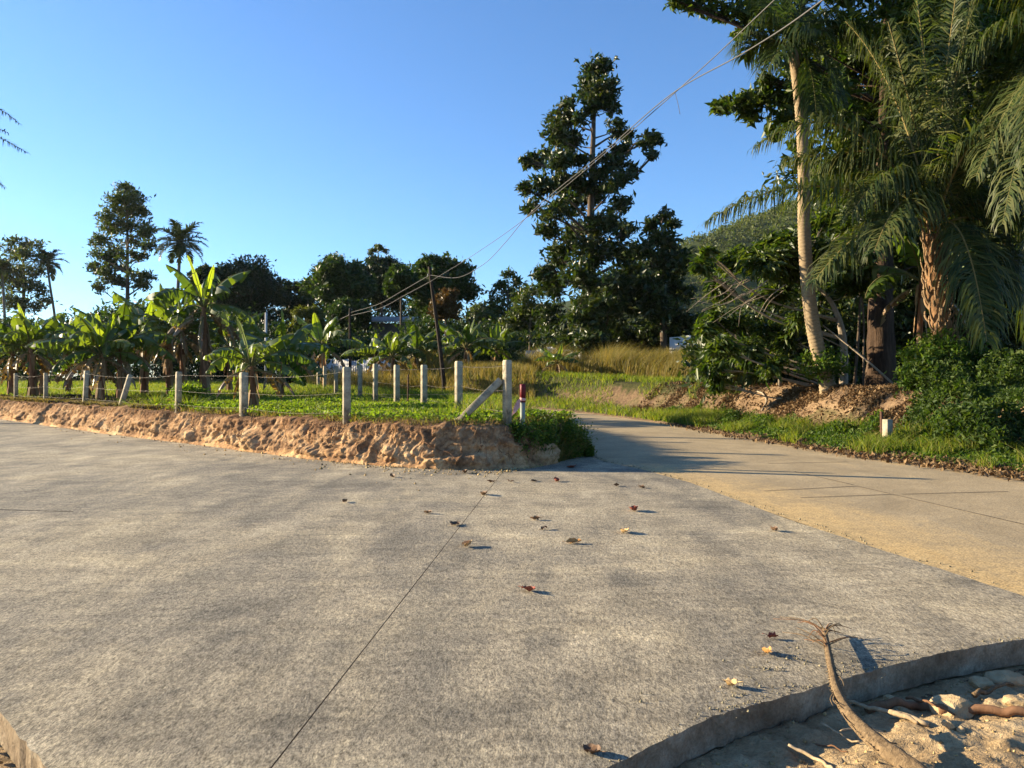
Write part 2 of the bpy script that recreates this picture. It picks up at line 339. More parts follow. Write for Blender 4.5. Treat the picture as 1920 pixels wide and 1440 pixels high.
def ground_mat():
    m, nt, n, l, p = newmat('ground_soil'); v = coords(n, l)
    at = n.new('ShaderNodeAttribute'); at.attribute_name = 'green'
    a = ntex(n, l, v, .8, 6, .65, .4); b_ = ntex(n, l, v, 9, 6, .7, .3); f = ntex(n, l, v, 45, 4, .7)
    soil = ramp(n, [(.36, (.085,.055,.034)), (.5, (.20,.13,.075)), (.66, (.36,.25,.14))], math_(n, l, 'ADD', math_(n, l, 'MULTIPLY', a.outputs[0], .55), math_(n, l, 'MULTIPLY', b_.outputs[0], .45)), l)
    gr = ramp(n, [(.36, (.030,.034,.012)), (.64, (.085,.080,.028))], b_.outputs[0], l)
    s = math_(n, l, 'ADD', at.outputs['Fac'], math_(n, l, 'MULTIPLY', math_(n, l, 'SUBTRACT', a.outputs[0], .5), 1.2))
    c = mixc(n, l, soil.outputs[0], gr.outputs[0], ramp(n, [(.35, (0,0,0)), (.65, (1,1,1))], s, l).outputs[0])
    c = mixc(n, l, c, ramp(n, [(.3, (.6,.6,.6)), (.5, (1,1,1)), (.7, (1.35,1.35,1.35))], f.outputs[0], l).outputs[0], .8, 'MULTIPLY')
    l.new(c, p.inputs['Base Color']); p.inputs['Roughness'].default_value = .95; p.inputs['Specular IOR Level'].default_value = .1
    nb = bump(n, l, b_.outputs[0], .8, .06); nb = bump(n, l, f.outputs[0], .8, .015, nb); l.new(nb, p.inputs['Normal']); return m
M['ground_soil'] = ground_mat()
def earth_mat(name, stops, lump=.8):
    m, nt, n, l, p = newmat(name); v = coords(n, l)
    a = ntex(n, l, coords(n, l, (1.3, 1.3, 2.6)), 1.0, 5, .62, .6); b_ = ntex(n, l, v, 11, 6, .7, .4); f = ntex(n, l, v, 70, 4, .7)
    k = math_(n, l, 'ADD', math_(n, l, 'MULTIPLY', a.outputs[0], .6), math_(n, l, 'MULTIPLY', b_.outputs[0], .4))
    c = ramp(n, stops, k, l).outputs[0]
    c = mixc(n, l, c, ramp(n, [(.3, (.65,.65,.65)), (.5, (1,1,1)), (.7, (1.3,1.3,1.3))], f.outputs[0], l).outputs[0], .7, 'MULTIPLY')
    l.new(c, p.inputs['Base Color']); p.inputs['Roughness'].default_value = .95; p.inputs['Specular IOR Level'].default_value = .1
    nb = bump(n, l, b_.outputs[0], lump, .05); nb = bump(n, l, f.outputs[0], .7, .008, nb); l.new(nb, p.inputs['Normal']); return m
M['dirt'] = earth_mat('dirt', [(.34, (.20,.130,.07)), (.48, (.36,.25,.135)), (.62, (.52,.385,.22))], 1.0)
def earth_mat2(name, stops):             # cut face: dark root layer above orange subsoil above pale clay
    m = earth_mat(name, stops); n, l = m.node_tree.nodes, m.node_tree.links; p = n['Principled BSDF']; src = p.inputs['Base Color'].links[0].from_socket
    tc = n.new('ShaderNodeTexCoord'); sx = n.new('ShaderNodeSeparateXYZ'); l.new(tc.outputs['Object'], sx.inputs[0])
    w = ntex(n, l, tc.outputs['Object'], 2.2, 5, .65, .5); zz = math_(n, l, 'ADD', sx.outputs['Z'], math_(n, l, 'MULTIPLY', math_(n, l, 'SUBTRACT', w.outputs[0], .5), .9))
    lay = ramp(n, [(.05, (1.25,1.18,1.05)), (.22, (1,1,1)), (.50, (1.0,.94,.88)), (.68, (.62,.54,.50)), (.80, (.40,.35,.32))], zz, l)
    l.new(mixc(n, l, src, lay.outputs[0], .85, 'MULTIPLY'), p.inputs['Base Color']); return m
def post_mat():
    m, nt, n, l, p = newmat('post_concrete'); v = coords(n, l); oi = n.new('ShaderNodeObjectInfo')
    a = ntex(n, l, v, 5, 6, .7, .5); f = ntex(n, l, v, 60, 4, .7)
    c = ramp(n, [(.34, (.14,.117,.080)), (.48, (.32,.272,.19)), (.66, (.47,.405,.28))], a.outputs[0], l).outputs[0]
    c = mixc(n, l, c, ramp(n, [(.3, (.6,.6,.6)), (.5, (1,1,1)), (.7, (1.25,1.25,1.25))], f.outputs[0], l).outputs[0], .7, 'MULTIPLY')
    l.new(c, p.inputs['Base Color']); p.inputs['Roughness'].default_value = .9; p.inputs['Specular IOR Level'].default_value = .2
    l.new(bump(n, l, f.outputs[0], .5, .006), p.inputs['Normal']); return m
M['bank_earth'] = earth_mat2('bank_earth', [(.34, (.10,.058,.033)), (.44, (.24,.138,.074)), (.52, (.41,.25,.13)), (.64, (.58,.42,.25))])
M['post_concrete'] = post_mat()
M['slab_side'] = earth_mat('slab_side', [(.34, (.13,.088,.052)), (.5, (.27,.205,.135)), (.66, (.46,.40,.29))], .6)

# ------------------------------------------------------------------ layout lines (metres; camera at the origin looking along +Y)
BANK = np.array([(-60,64), (-40,47), (-29,37.5), (-19.2,29.2), (-14.5,24.6), (-10,20.3), (-5.8,16.5), (-3.1,14.0), (-2.0,13.25), (-1.0,12.95), (-0.1,12.9), (0.45,13.3), (0.80,14.0)], float)
RL = np.array([(0.80,14.0), (1.45,15.4), (1.55,18), (1.15,22), (0.3,27), (-1.4,31.5), (-4.5,35.5), (-9,40), (-13.5,46), (-17,54), (-19,70)], float)   # far left edge of the old road
RLN = np.array([(5.4,-5), (4.35,1.5), (3.55,5.36), (2.97,8.3), (2.6,11.3), (2.15,13.0), (1.67,14.2), (1.50,15.4)], float)                              # near left edge, along the new slab
RR = np.array([(12.4,-5), (11.0,0), (9.3,6.2), (7.75,11.6), (6.75,15), (6.1,18.4), (5.25,26), (4.4,30.5), (3.1,34), (0.8,37.5), (-4,43), (-8.5,50), (-11.5,58), (-13,72)], float)   # right edge
def seg_dist(x, y, L):
    best = np.full(np.shape(x), 1e9); side = np.zeros(np.shape(x))
    for (ax, ay), (bx, by) in zip(L[:-1], L[1:]):
        dx, dy = bx-ax, by-ay; t = np.clip(((x-ax)*dx+(y-ay)*dy)/(dx*dx+dy*dy), 0, 1)
        ex, ey = x-(ax+t*dx), y-(ay+t*dy); d = np.hypot(ex, ey); s = np.sign(dx*ey-dy*ex)
        k = d < best; best = np.where(k, d, best); side = np.where(k, s, side)
    return best, side
def in_poly(x, y, P):
    r = np.zeros(np.shape(x), bool); n = len(P)
    for i in range(n):
        (ax, ay), (bx, by) = P[i], P[(i+1) % n]
        c = ((ay > y) != (by > y)) & (x < (bx-ax)*(y-ay)/((by-ay) or 1e-9)+ax); r ^= c
    return r
PLOT = np.vstack([BANK, RL[1:], [(-24, 400), (-900, 400), (-900, 64)]])
def road_z(y): return 1.2*sstep(30, 62, y)
def right_s(x, y):
    d, s = seg_dist(x, y, RR); return -d*s         # positive on the outer (right, far) side of the road
def ground_z(x, y):
    x = np.asarray(x, float); y = np.asarray(y, float)
    rz = road_z(y)
    s = right_s(x, y); s = np.where(y > 72, np.where(x > -13, 30.0, s), s)
    wob = 0.35*noise(x*.35, y*.35, 0, 5)
    prof = 0.02 + 0.18*sstep(0.1, 2.2, s) + (1.05+0.25*wob)*sstep(1.9+.8*wob, 3.3+.8*wob, s) + 0.75*sstep(5, 25, s) + 0.05*fbm(x*.9, y*.9, 0, 8, 3)*sstep(.4, 2, s)
    z = np.full(x.shape, -0.17)
    z = np.where(s > 0, rz + prof - 0.10*(1-sstep(0, .35, s)), z)
    inside = in_poly(x, y, PLOT)
    dF, _ = seg_dist(x, y, BANK); dR, _ = seg_dist(x, y, RL)
    top = 0.70 + 0.95*sstep(24, 70, y) + 0.05*fbm(x*.5, y*.5, 0, 11, 3)
    base = rz - 0.12
    zp = base + (top-base)*np.minimum(sstep(0.45, 0.95, dF), sstep(0.0, 1.5, dR))
    z = np.where(inside, zp, z)
    onroad = (~inside) & (s <= 0) & (y > 14)
    z = np.where(onroad, rz - 0.12, z)
    return z

# ------------------------------------------------------------------ the ground sheet
def lines(a, b, st, lo, hi):
    core = np.arange(a, b+1e-6, st); out = []
    g = st; q = a
    while q > lo: g *= 1.28; q -= g; out.append(q)
    left = out[::-1]; out = []; g = st; q = core[-1]
    while q < hi: g *= 1.28; q += g; out.append(q)
    return np.concatenate([left, core, out])
gx, gy = lines(-34, 24, .2, -3000, 3000), lines(1, 66, .2, -600, 4500)
X, Y = np.meshgrid(gx, gy); Z = ground_z(X, Y)
s_ = right_s(X, Y); ins = in_poly(X, Y, PLOT); dB, _ = seg_dist(X, Y, BANK)
green = np.where(ins, sstep(.6, 2.6, dB+.8*noise(X*.8, Y*.8, 0, 21)), 0.0)
green = np.where((s_ > 0.25) & (s_ < 2.8), .45, green)
bankbare = (s_ > 2.6) & (s_ < 9) & (Y < 27) & (Y > 6)
green = np.where((s_ >= 2.8) & ~bankbare, .75, green); green = np.where(bankbare, .05, green)
ny, nx = X.shape; i = (np.arange(ny-1)[:, None]*nx + np.arange(nx-1)[None]).ravel()
me = mesh('ground', np.stack([X, Y, Z], -1).reshape(-1, 3), np.stack([i, i+1, i+nx+1, i+nx], -1), mat=M['ground_soil'], smooth=True, attrs={'green': green.ravel()})
structure(obj('ground', me))

# ------------------------------------------------------------------ new concrete apron: three poured panels with open joints
rng = np.random.default_rng(3)
def rough_line(pts, step, amp):
    out = []
    for (a, b) in zip(pts[:-1], pts[1:]):
        a, b = np.array(a, float), np.array(b, float); n = max(1, int(np.linalg.norm(b-a)/step)); nv = np.array([-(b-a)[1], (b-a)[0]])/max(np.linalg.norm(b-a), 1e-6)
        for k in range(n):
            t = k/n; out.append(a+(b-a)*t + (nv*amp*rng.normal() if k else 0))
    return out + [np.array(pts[-1], float)]
def panel(outline, z=0.0, th=0.145, mat=M['fresh_concrete']):
    n = len(outline); P = np.array(outline); me = bpy.data.meshes.new('concrete_panel')
    tz = z + 0.0*P[:, 0]
    V = [(*p, z) for p in P] + [(*p, z-th) for p in P]
    Fc = [list(range(n)), list(range(2*n-1, n-1, -1))] + [[k, n+k, n+(k+1) % n, (k+1) % n] for k in range(n)]
    me.from_pydata(V, [], Fc); me.materials.append(mat); me.materials.append(M['slab_side']); me.update()
    me.polygons.foreach_set('material_index', np.array([0, 1]+[1]*n, np.int32))
    # outward normals
    import bmesh
    bm = bmesh.new(); bm.from_mesh(me); bmesh.ops.recalc_face_normals(bm, faces=bm.faces); bm.to_mesh(me); bm.free()
    return me
J0, J1 = np.array([-0.13, 12.85]), np.array([-1.02, 1.9])             # the long joint from the bank corner to the feet
edge_near = [(-1.02,1.9), (-.55,2.15), (0.05,2.62), (0.37,2.99), (0.91,3.46), (1.36,3.70), (1.63,3.86), (1.88,4.0), (2.34,4.24), (2.77,4.41), (3.05,4.50), (3.72,4.62)]
apron = structure(bpy.data.objects.new('concrete_apron', None)); C.objects.link(apron)
gap = np.array([.0035, 0])
slab_edge = [tuple(p) for p in RLN[::-1] if p[1] > 4.7]
right_out = rough_line([tuple(J1+gap)]+edge_near[1:], .04, .004) + rough_line([edge_near[-1]]+slab_edge[::-1], .08, .006)[1:] + rough_line([slab_edge[0], (0.80,14.0), (.45,13.3), tuple(J0+gap)], .1, .004)[1:]
o = obj('concrete_panel', panel([np.array(q) for q in right_out]), apron)
cut = [(-40,9.35), (-5.9,8.955), (-5.02,8.77), (-5.9,8.943), (-40,9.33)]
bank_rev = [tuple(p) for p in BANK[::-1] if p[1] > 12.85 and p[0] < -.05]
left_out = rough_line([tuple(J0-gap)]+bank_rev, .15, .01) + [(-60,64), (-75,52), (-45,42)] + [(-40,36)] + cut[:0] + rough_line([(-20,19.5), (-6.5,7.3), (-2.31,3.49), (-1.80,2.99), (-1.35,2.3), tuple(J1-gap)], .05, .004)
o = obj('concrete_panel', panel([np.array(q) for q in left_out]), apron)
# shallow saw cut that runs in from the left
V, Q = box(0, 0, 0, 7.0, .012, .002); 
sawm = plain('saw_cut_dirt', (.02,.018,.016), (.05,.045,.04), 20)
o = obj('saw_cut', mesh('saw_cut', V, Q, mat=sawm), apron, (-8.45, 9.30, .0022), (0, 0, math.radians(-8.5)))

# ------------------------------------------------------------------ old concrete road
def resample(L, n):
    L = np.asarray(L, float); s = np.concatenate([[0], np.cumsum(np.linalg.norm(np.diff(L, axis=0), axis=1))])
    t = np.linspace(0, s[-1], n); return np.stack([np.interp(t, s, L[:, 0]), np.interp(t, s, L[:, 1])], -1)
def smooth_line(L, it=3):
    L = np.asarray(L, float)
    for _ in range(it):
        L = np.vstack([L[:1], np.stack([L[:-1]*.75+L[1:]*.25, L[:-1]*.25+L[1:]*.75], 1).reshape(-1, 2), L[-1:]])
    return L
Lf = resample(smooth_line(np.vstack([RLN, RL[2:]]), 2), 260); Rt = resample(smooth_line(RR, 2), 260)
yy = np.linspace(-5, 70, 260)
k = 28; t = np.linspace(0, 1, k)[None, :, None]
jl = .05*noise(np.arange(260)*.5, 0*np.arange(260), 0, 4); jr = .07*noise(np.arange(260)*.6, 0*np.arange(260)+7, 0, 4)
dirn = unit(Rt-Lf); G = (Lf)[:, None]*(1-t) + (Rt+dirn*jr[:, None])[:, None]*t
zz = road_z(G[..., 1]) - .004 - 0.02*np.clip(1-np.abs(t[..., 0]-0)/.02, 0, 1)*0
V = np.concatenate([G, zz[..., None]], -1).reshape(-1, 3)
i = (np.arange(259)[:, None]*k + np.arange(k-1)[None]).ravel()
dl = np.linalg.norm(G-Lf[:, None], axis=-1); dr = np.linalg.norm(G-Rt[:, None], axis=-1)
sand = np.where(G[..., 1] < 15.5, np.clip(1.0-dl/1.55, 0, 1)**.8*1.05*sstep(15.5, 11, G[..., 1]), .25*np.clip(1-dl/.6, 0, 1)) + .55*np.clip(1-dr/.55, 0, 1)
road = structure(obj('road', mesh('road', V, np.stack([i, i+1, i+k+1, i+k], -1), mat=M['old_road_concrete'], smooth=True, attrs={'sand': sand.ravel()})))
jm = plain('joint_tar', (.05,.042,.034), (.11,.095,.075), 25)
def joint(a, b, w=.014):
    a, b = pz(*a, 0), pz(*b, 0); d = b-a; L = np.linalg.norm(d)
    V, Q = box(0, 0, 0, L, w, .002)
    m_ = (a+b)/2; obj('road_joint', mesh('road_joint', V, Q, mat=jm), road, (m_[0], m_[1], .0015), (0, 0, math.atan2(d[1], d[0])))
joint((1606, 911), (1980, 997)); joint((1431, 920.5), (1606, 911.5)); joint((1500, 933), (1672, 927)); joint((1690, 926.5), (1890, 921.5)); joint((1440, 869), (1590, 866), .012); joint((1490, 884), (1600, 909), .012)

# ------------------------------------------------------------------ cut earth bank along the apron
bl = smooth_line(BANK[1:], 2); s = np.concatenate([[0], np.cumsum(np.linalg.norm(np.diff(bl, axis=0), axis=1))])
S = s[-1]; ts = []
q = S
while q > 0:
    p = np.array([np.interp(q, s, bl[:, 0]), np.interp(q, s, bl[:, 1])]); ts.append(q); q -= max(.022, .0019*p[1])
ts = np.array(ts[::-1]); P = np.stack([np.interp(ts, s, bl[:, 0]), np.interp(ts, s, bl[:, 1])], -1)
ek = np.maximum(1, 14); ker = np.ones(29)/29
Tn = unit(np.gradient(P, axis=0)); Tn = unit(np.stack([np.convolve(np.pad(Tn[:, c], 14, 'edge'), ker, 'valid') for c in (0, 1)], -1))
Nin = np.stack([-Tn[:, 1], Tn[:, 0]], -1)                      # inward (into the plot)
prof = [(-.02,-.05), (.0,.03)]; hh = np.linspace(.06, .66, 22)
prof += [(.05+.26*(h/.66)**1.5, h) for h in hh] + [(.46,.70), (.54,.725), (.68,.74), (.9,.745), (1.15,.735)]
prof = np.array(prof); k = len(prof)
A, Hh = ts[:, None], prof[None, :, 1]; wgt = sstep(0, .12, Hh)*sstep(.80, .66, Hh)*.85+.15
rg = lambda q: 1-np.abs(q)
wx = A+.10*noise(A*3, Hh*4, 0, 29); wy = Hh+.08*noise(A*3.3, Hh*4, 0, 28)
nz = .075*fbm(wx*1.0, wy*1.6, 0, 31, 2) + .052*(np.abs(fbm(wx*3.0, wy*3.6, 0, 32, 5))-.45) - .042*(np.abs(fbm(wx*8.5, wy*8.0, 0, 33, 3))-.45) + .034*(np.abs(fbm(wx*19, wy*19, 0, 38, 4))-.4) - .07*sstep(.09, .0, np.abs(noise(wx*2.3, wy*.7, 0, 41)))*sstep(.6, .3, Hh) + .03*np.sign(noise(A*5.1, np.floor(Hh*7+noise(A*2,0*A,0,42))*3.3, 0, 43))*noise(A*6, Hh*6, 0, 44)
nz = nz - .12*sstep(.25, .5, noise(A*1.3, Hh*1.9, 0, 36))*sstep(.5, .2, Hh) + .05*sstep(.1, .5, noise(A*.9, 0*A, 0, 40))*sstep(.30, .22, Hh)
off = prof[None, :, 0] + nz*wgt + .06*noise(A*.6, 0*A, 0, 34)
hz_ = Hh*(1+.08*noise(A*.8, 0*A, 0, 35)+.05*noise(A*3.1, 0*A, 0, 39)) + .02*noise(A*6, Hh*9, 0, 37)*wgt
fade = sstep(S, S-.6, ts)[:, None]
V = np.stack([P[:, None, 0]+Nin[:, None, 0]*off, P[:, None, 1]+Nin[:, None, 1]*off, hz_*fade + (1-fade)*np.minimum(hz_, .35)], -1).reshape(-1, 3)
n_ = len(ts); i = (np.arange(n_-1)[:, None]*k + np.arange(k-1)[None]).ravel()
bank = structure(obj('earth_bank', mesh('earth_bank', V, np.stack([i, i+1, i+k+1, i+k], -1), mat=M['bank_earth'], smooth=True)))
rr = random.Random(5)
for q in range(34):                                           # roots hanging from the cut
    a = S - .3 - rr.random()**1.5*17; ix = int(np.clip(np.searchsorted(ts, a), 1, n_-2)); Lr = rr.uniform(.25, 1.0); h0 = rr.uniform(.3, .7); dr_ = rr.uniform(-1, 1)
    pts = []
    for w in range(6):
        f = w/5; jx = int(np.clip(np.searchsorted(ts, a+dr_*Lr*f), 1, n_-2)); hh_ = max(.05, h0-.45*f*rr.uniform(.4, 1.2)); c_ = int(np.argmin(np.abs(prof[:24, 1]-hh_)))
        o_ = off[jx, c_]-.012-.02*rr.random(); pts.append((P[jx, 0]+Nin[jx, 0]*o_, P[jx, 1]+Nin[jx, 1]*o_, hh_))
    pts = catmull(pts, 4); Vt, Qt, Tt = tube(pts, np.linspace(rr.uniform(.006, .012), .003, len(pts)), 5)
    obj('root', mesh('root', Vt, Qt, Tt, mat=M['root'], smooth=True), bank)

# ------------------------------------------------------------------ loose dirt at the photographer's feet
def dirt_patch(name, x0, x1, y0, y1, st, f):
    X, Y = np.meshgrid(np.arange(x0, x1, st), np.arange(y0, y1, st)); Z = f(X, Y); ny, nx = X.shape
    i = (np.arange(ny-1)[:, None]*nx + np.arange(nx-1)[None]).ravel()
    return structure(obj(name, mesh(name, np.stack([X, Y, Z], -1).reshape(-1, 3), np.stack([i, i+1, i+nx+1, i+nx], -1), mat=M['dirt'], smooth=True)))
EN = np.array(edge_near)
def dirt_right(X, Y):
    d, _ = seg_dist(X, Y, EN)
    return -.145 + .085*sstep(.18, .75, d) + .035*fbm(X*1.7, Y*1.7, 0, 51, 4) + .017*fbm(X*11, Y*11, 0, 52, 4) + .006*np.abs(fbm(X*30, Y*30, 0, 53, 2))
dirt_patch('dirt_ground', -.9, 5.2, 1.2, 5.0, .022, lambda X, Y: np.where(in_poly(X, Y, np.array(right_out)), -.16, dirt_right(X, Y)))
dirt_patch('dirt_ground', -3.4, -1.2, 1.5, 4.0, .03, lambda X, Y: -.15 + .02*fbm(X*2, Y*2, 0, 54, 4) + .012*np.abs(fbm(X*16, Y*16, 0, 55, 3)))
def dz(x, y): return float(dirt_right(np.array([x]), np.array([y]))[0])

# ------------------------------------------------------------------ fence posts of square concrete, capped, along the cut bank and back beside the road
def post_mesh(w, h, cap=.03, foot=.35):
    mb = MB(); hw = w/2; b = .008; ring = [(-hw+b,-hw),(hw-b,-hw),(hw,-hw+b),(hw,hw-b),(hw-b,hw),(-hw+b,hw),(-hw,hw-b),(-hw,-hw+b)]
    zs = [(-foot, 1), (h-cap, 1), (h-.004, .86), (h, .78)]
    V = [(x*f, y*f, z) for z, f in zs for x, y in ring]; Q = [[r*8+i, r*8+(i+1) % 8, r*8+8+(i+1) % 8, r*8+8+i] for r in range(3) for i in range(8)]
    V.append((0, 0, h)); V.append((0, 0, -foot)); T = [[24+i, 24+(i+1) % 8, 32] for i in range(8)] + [[(i+1) % 8, i, 33] for i in range(8)]
    mb.add(V, Q, T); return mb.mesh('fence_post', M['post_concrete'])
def nail_mesh():
    V, Q, T = tube([(0,-.075,0),(0,.075,0)], .004, 5); return mesh('wire_tie', V, Q, T, mat=M['wire'])
tie_me = nail_mesh()
posts = {}
def fence_post(key, xp, ytop, ybase, d, w, label, rz=0.0, lean=(0, 0), group='concrete posts of the wire fence'):
    b = px(xp, ybase, d); g = float(ground_z(np.array([b[0]]), np.array([b[1]]))[0]); g = max(g, .66)
    top = EYE-(ytop-HY)/F*d; h = top-g
    o = obj('fence_post', post_mesh(w, h), None, (b[0], b[1], g), (lean[0], lean[1], rz)); tag(o, label, 'fence post', group)
    posts[key] = (np.array([b[0], b[1], g]), h, lean)
    return o
A0 = math.radians(42)
fence_post('a1', 30, 700, 755, 30.2, .13, 'upright concrete fence post nearest the left edge of the photo', A0)
fence_post('a2', 86, 699, 754, 27.8, .13, 'concrete fence post second from the left along the cut bank', A0)
fence_post('a3', 159, 695, 762, 24.6, .13, 'concrete fence post just left of the strongly leaning post', A0, (0, math.radians(3)))
fence_post('a4', 225, 700, 768, 22.3, .13, 'strongly leaning concrete fence post over the dark leaf litter', A0, (0, math.radians(16)))
fence_post('a5', 334, 697, 772, 19.6, .13, 'concrete fence post just right of the strongly leaning post', A0, (0, math.radians(1)))
fence_post('a6', 457, 698, 790, 17.35, .15, 'pale concrete fence post in front of the small banana with yellow upright leaf', A0)
fence_post('a7', 650, 688, 805, 14.75, .135, 'grey weathered concrete fence post midway between small banana and corner post', math.radians(24))
fence_post('c0', 951, 675, 802, 13.6, .125, 'tall pale corner fence post propped by the slanting brace', math.radians(36))
fence_post('b1', 860, 677, 770, 17.4, .14, 'concrete fence post directly behind the slanting brace', math.radians(30))
fence_post('b2', 795, 684, 760, 20.4, .14, 'concrete fence post right of the thin rusty stake', math.radians(30))
fence_post('b3', 744, 684, 755, 23.0, .145, 'concrete fence post left of the thin rusty stake', math.radians(30))
fence_post('b4', 704, 682, 742, 26.6, .145, 'concrete fence post fourth back from the corner on the road side', math.radians(30))
fence_post('b5', 675, 685, 740, 29.4, .14, 'concrete fence post fifth back from the corner on the road side', math.radians(30))
fence_post('b6', 630, 686, 732, 34.0, .14, 'concrete fence post sixth back from the corner on the road side', math.radians(30))
fence_post('b7', 609, 686, 730, 37.5, .14, 'concrete fence post seventh back from the corner, near the white sheet fence', math.radians(30))
fence_post('b8', 597, 687, 728, 40.5, .14, 'farthest concrete fence post on the road side, below white sheet fence', math.radians(30))
# brace
pb, pt = px(853, 797, 13.75), px(938, 714, 13.65); dv = pt-pb; L = np.linalg.norm(dv)
br = obj('brace_post', post_mesh(.125, L+.02, .006, .06)); br.location = pb; br.rotation_euler = Vector(dv).to_track_quat('Z', 'Y').to_euler(); tag(br, 'slanting concrete brace leaning up against the corner fence post', 'brace post')
# barbed wire: one strand each, sagging from post to post
def strand(keys, f, label, seed, side=-.07):
    r = np.random.default_rng(seed); pts = []
    for a, b in zip(keys[:-1], keys[1:]):
        pa, ha, la = posts[a]; pb_, hb, lb = posts[b]
        p0 = pa + [math.sin(la[1])*math.cos(.73)*ha*f, math.sin(la[1])*math.sin(.73)*ha*f, ha*f*math.cos(la[1])]; p1 = pb_ + [math.sin(lb[1])*math.cos(.73)*hb*f, math.sin(lb[1])*math.sin(.73)*hb*f, hb*f*math.cos(lb[1])]
        t = np.linspace(0, 1, 9, endpoint=False)[:, None]; sg = r.uniform(.01, .08)
        q = p0*(1-t)+p1*t; q[:, 2] -= sg*4*(t*(1-t))[:, 0]; q += np.array([0, side, 0]); pts.append(q)
    pts.append((p1+[0, side, 0])[None]); P = np.vstack(pts); mb = MB(); mb.add(*tube(P, .0022, 4))
    for a, b in zip(P[:-1], P[1:]):                                   # barbs
        n = int(np.linalg.norm(b-a)/.14)
        for k in range(n):
            c = a+(b-a)*(k+.5)/n; u = unit(r.normal(size=3))*.016
            V, Q, T = tube([c-u, c+u], .0022, 3, cap=False); mb.add(V, Q)
    o = obj('barbed_wire', mb.mesh('barbed_wire', M['wire'])); return tag(o, label, 'barbed wire', 'strands of barbed wire')
FA, FB = ['a1','a2','a3','a4','a5','a6','a7','c0'], ['c0','b1','b2','b3','b4','b5','b6','b7','b8']
for f, w in ((.92, 'top'), (.55, 'middle'), (.22, 'lowest')):
    strand(FA, f, f'{w} barbed wire strand along the front fence above the bank', int(f*100))
    strand(FB, f, f'{w} barbed wire strand along the fence running back beside the road', int(f*100)+7, .07)
# thin rusty stake
b = px(765, 757, 21.8); V, Q, T = tube([(0,0,-.2),(0,0,.45),(.008,0,.95)], .022, 6)
o = obj('rusty_stake', mesh('rusty_stake', V, Q, T, mat=M['rust']), None, (b[0], b[1], .70)); tag(o, 'thin dark rusty stake standing between two road-side fence posts', 'stake')
# marker post with red cap and ribbon
b = px(980, 800, 13.9); mk = thing('marker_post', 'grey pipe marker with dark red top and pink ribbon beside the corner post', 'marker post', (b[0], b[1], .55))
ht = EYE-(720-HY)/F*13.9-.55
V, Q, T = tube([(0,0,-.3),(0,0,ht-.32)], .045, 10); obj('pipe', mesh('pipe', V, Q, T, mat=M['pipe_grey'], smooth=True), mk)
V, Q, T = tube([(0,0,ht-.33),(.004,0,ht-.1),(0,0,ht-.01),(0,0,ht)], [.052,.054,.052,.03], 10); obj('cap', mesh('cap', V, Q, T, mat=M['red_paint'], smooth=True), mk)
Vr = np.array([(-.04,-.02,.62),(-.05,-.05,.46),(-.10,-.03,.58),(-.13,-.06,.36),(-.16,-.03,.46),(-.20,-.05,.30)])+[0,0,.0]
obj('ribbon', mesh('ribbon', np.vstack([Vr, Vr+[.0,.006,0]]), np.array([[0,1,3,2],[2,3,5,4],[6,8,9,7],[8,10,11,9]]), mat=M['ribbon']), mk)
V, Q, T = tube([(-.056,0,.60),(.056,0,.60)], .012, 6); obj('knot', mesh('knot', *tube([(0,0,.55),(0,0,.60),(0,0,.64)], [.05,.056,.05], 10), mat=M['ribbon']), mk)

# boundary marker and rusty bar on the right verge
b = px(1664, 822, 16.2); gz = float(ground_z(np.array([b[0]]), np.array([b[1]]))[0]); hm = EYE-(786-HY)/F*16.2-gz
o = obj('boundary_stone', post_mesh(.15, hm, .006), None, (b[0], b[1], gz), (0, 0, math.radians(20))); tag(o, 'short pale concrete boundary marker in the green verge', 'marker stone')
b = px(1656, 822, 16.25); hm = EYE-(772-HY)/F*16.2-gz
V, Q = box(0, 0, (hm-.2)/2, .05, .05, hm+.2); o = obj('rusty_bar', mesh('rusty_bar', V, Q, mat=M['rust']), None, (b[0], b[1]+.05, gz), (0, math.radians(-1), .3)); tag(o, 'upright rusty angle bar against the short boundary marker', 'metal bar')

# ------------------------------------------------------------------ utility poles and cables
def gz1(x, y): return float(ground_z(np.array([x]), np.array([y]))[0])
def utility_pole(base, top, r, label, cross=True):
    base = np.array(base); top = np.array(top); t = thing('utility_pole', label, 'utility pole', base, 'utility poles')
    P = np.linspace(0, 1, 12)[:, None]*(top-base); P[0, 2] -= .4
    P[:, 0] += .03*np.sin(np.linspace(0, 5, 12))
    obj('pole', mesh('pole', *tube(P, np.linspace(r, r*.7, 12), 9, lump=.08), mat=M['pole_wood'], smooth=True), t)
    V, Q = box(0, 0, 0, .9 if cross else .3, .07, .07); q = top-base-[0, 0, .35]
    if cross:
        for s_ in (-.1, .1): 
            V, Q, T = tube([(s_*1.2, 0, 0), (s_*1.2, 0, .12)], [.03, .02], 7); obj('insulator', mesh('insulator', V, Q, T, mat=M['grey_sheet'], smooth=True), t, q+[0, 0, s_*2.0])
    return t
P1t = px(806, 500, 46); P1b = px(834, 714, 46); P1b[2] = gz1(P1b[0], 46)
utility_pole(P1b, P1t, .13, 'dark leaning wooden utility pole rising behind the road-side fence')
P2t = px(657, 578, 62); P2b = px(655, 700, 62); P2b[2] = gz1(P2b[0], 62); utility_pole(P2b, P2t, .13, 'dark upright wooden pole in front of the white sheet fence')
P3t = px(590, 610, 78); P3b = px(590, 700, 78); P3b[2] = gz1(P3b[0], 78); utility_pole(P3b, P3t, .11, 'thin distant pole at the left end of the white sheet fence')
P4t = px(499, 586, 48); P4b = px(498, 700, 48); P4b[2] = gz1(P4b[0], 48)
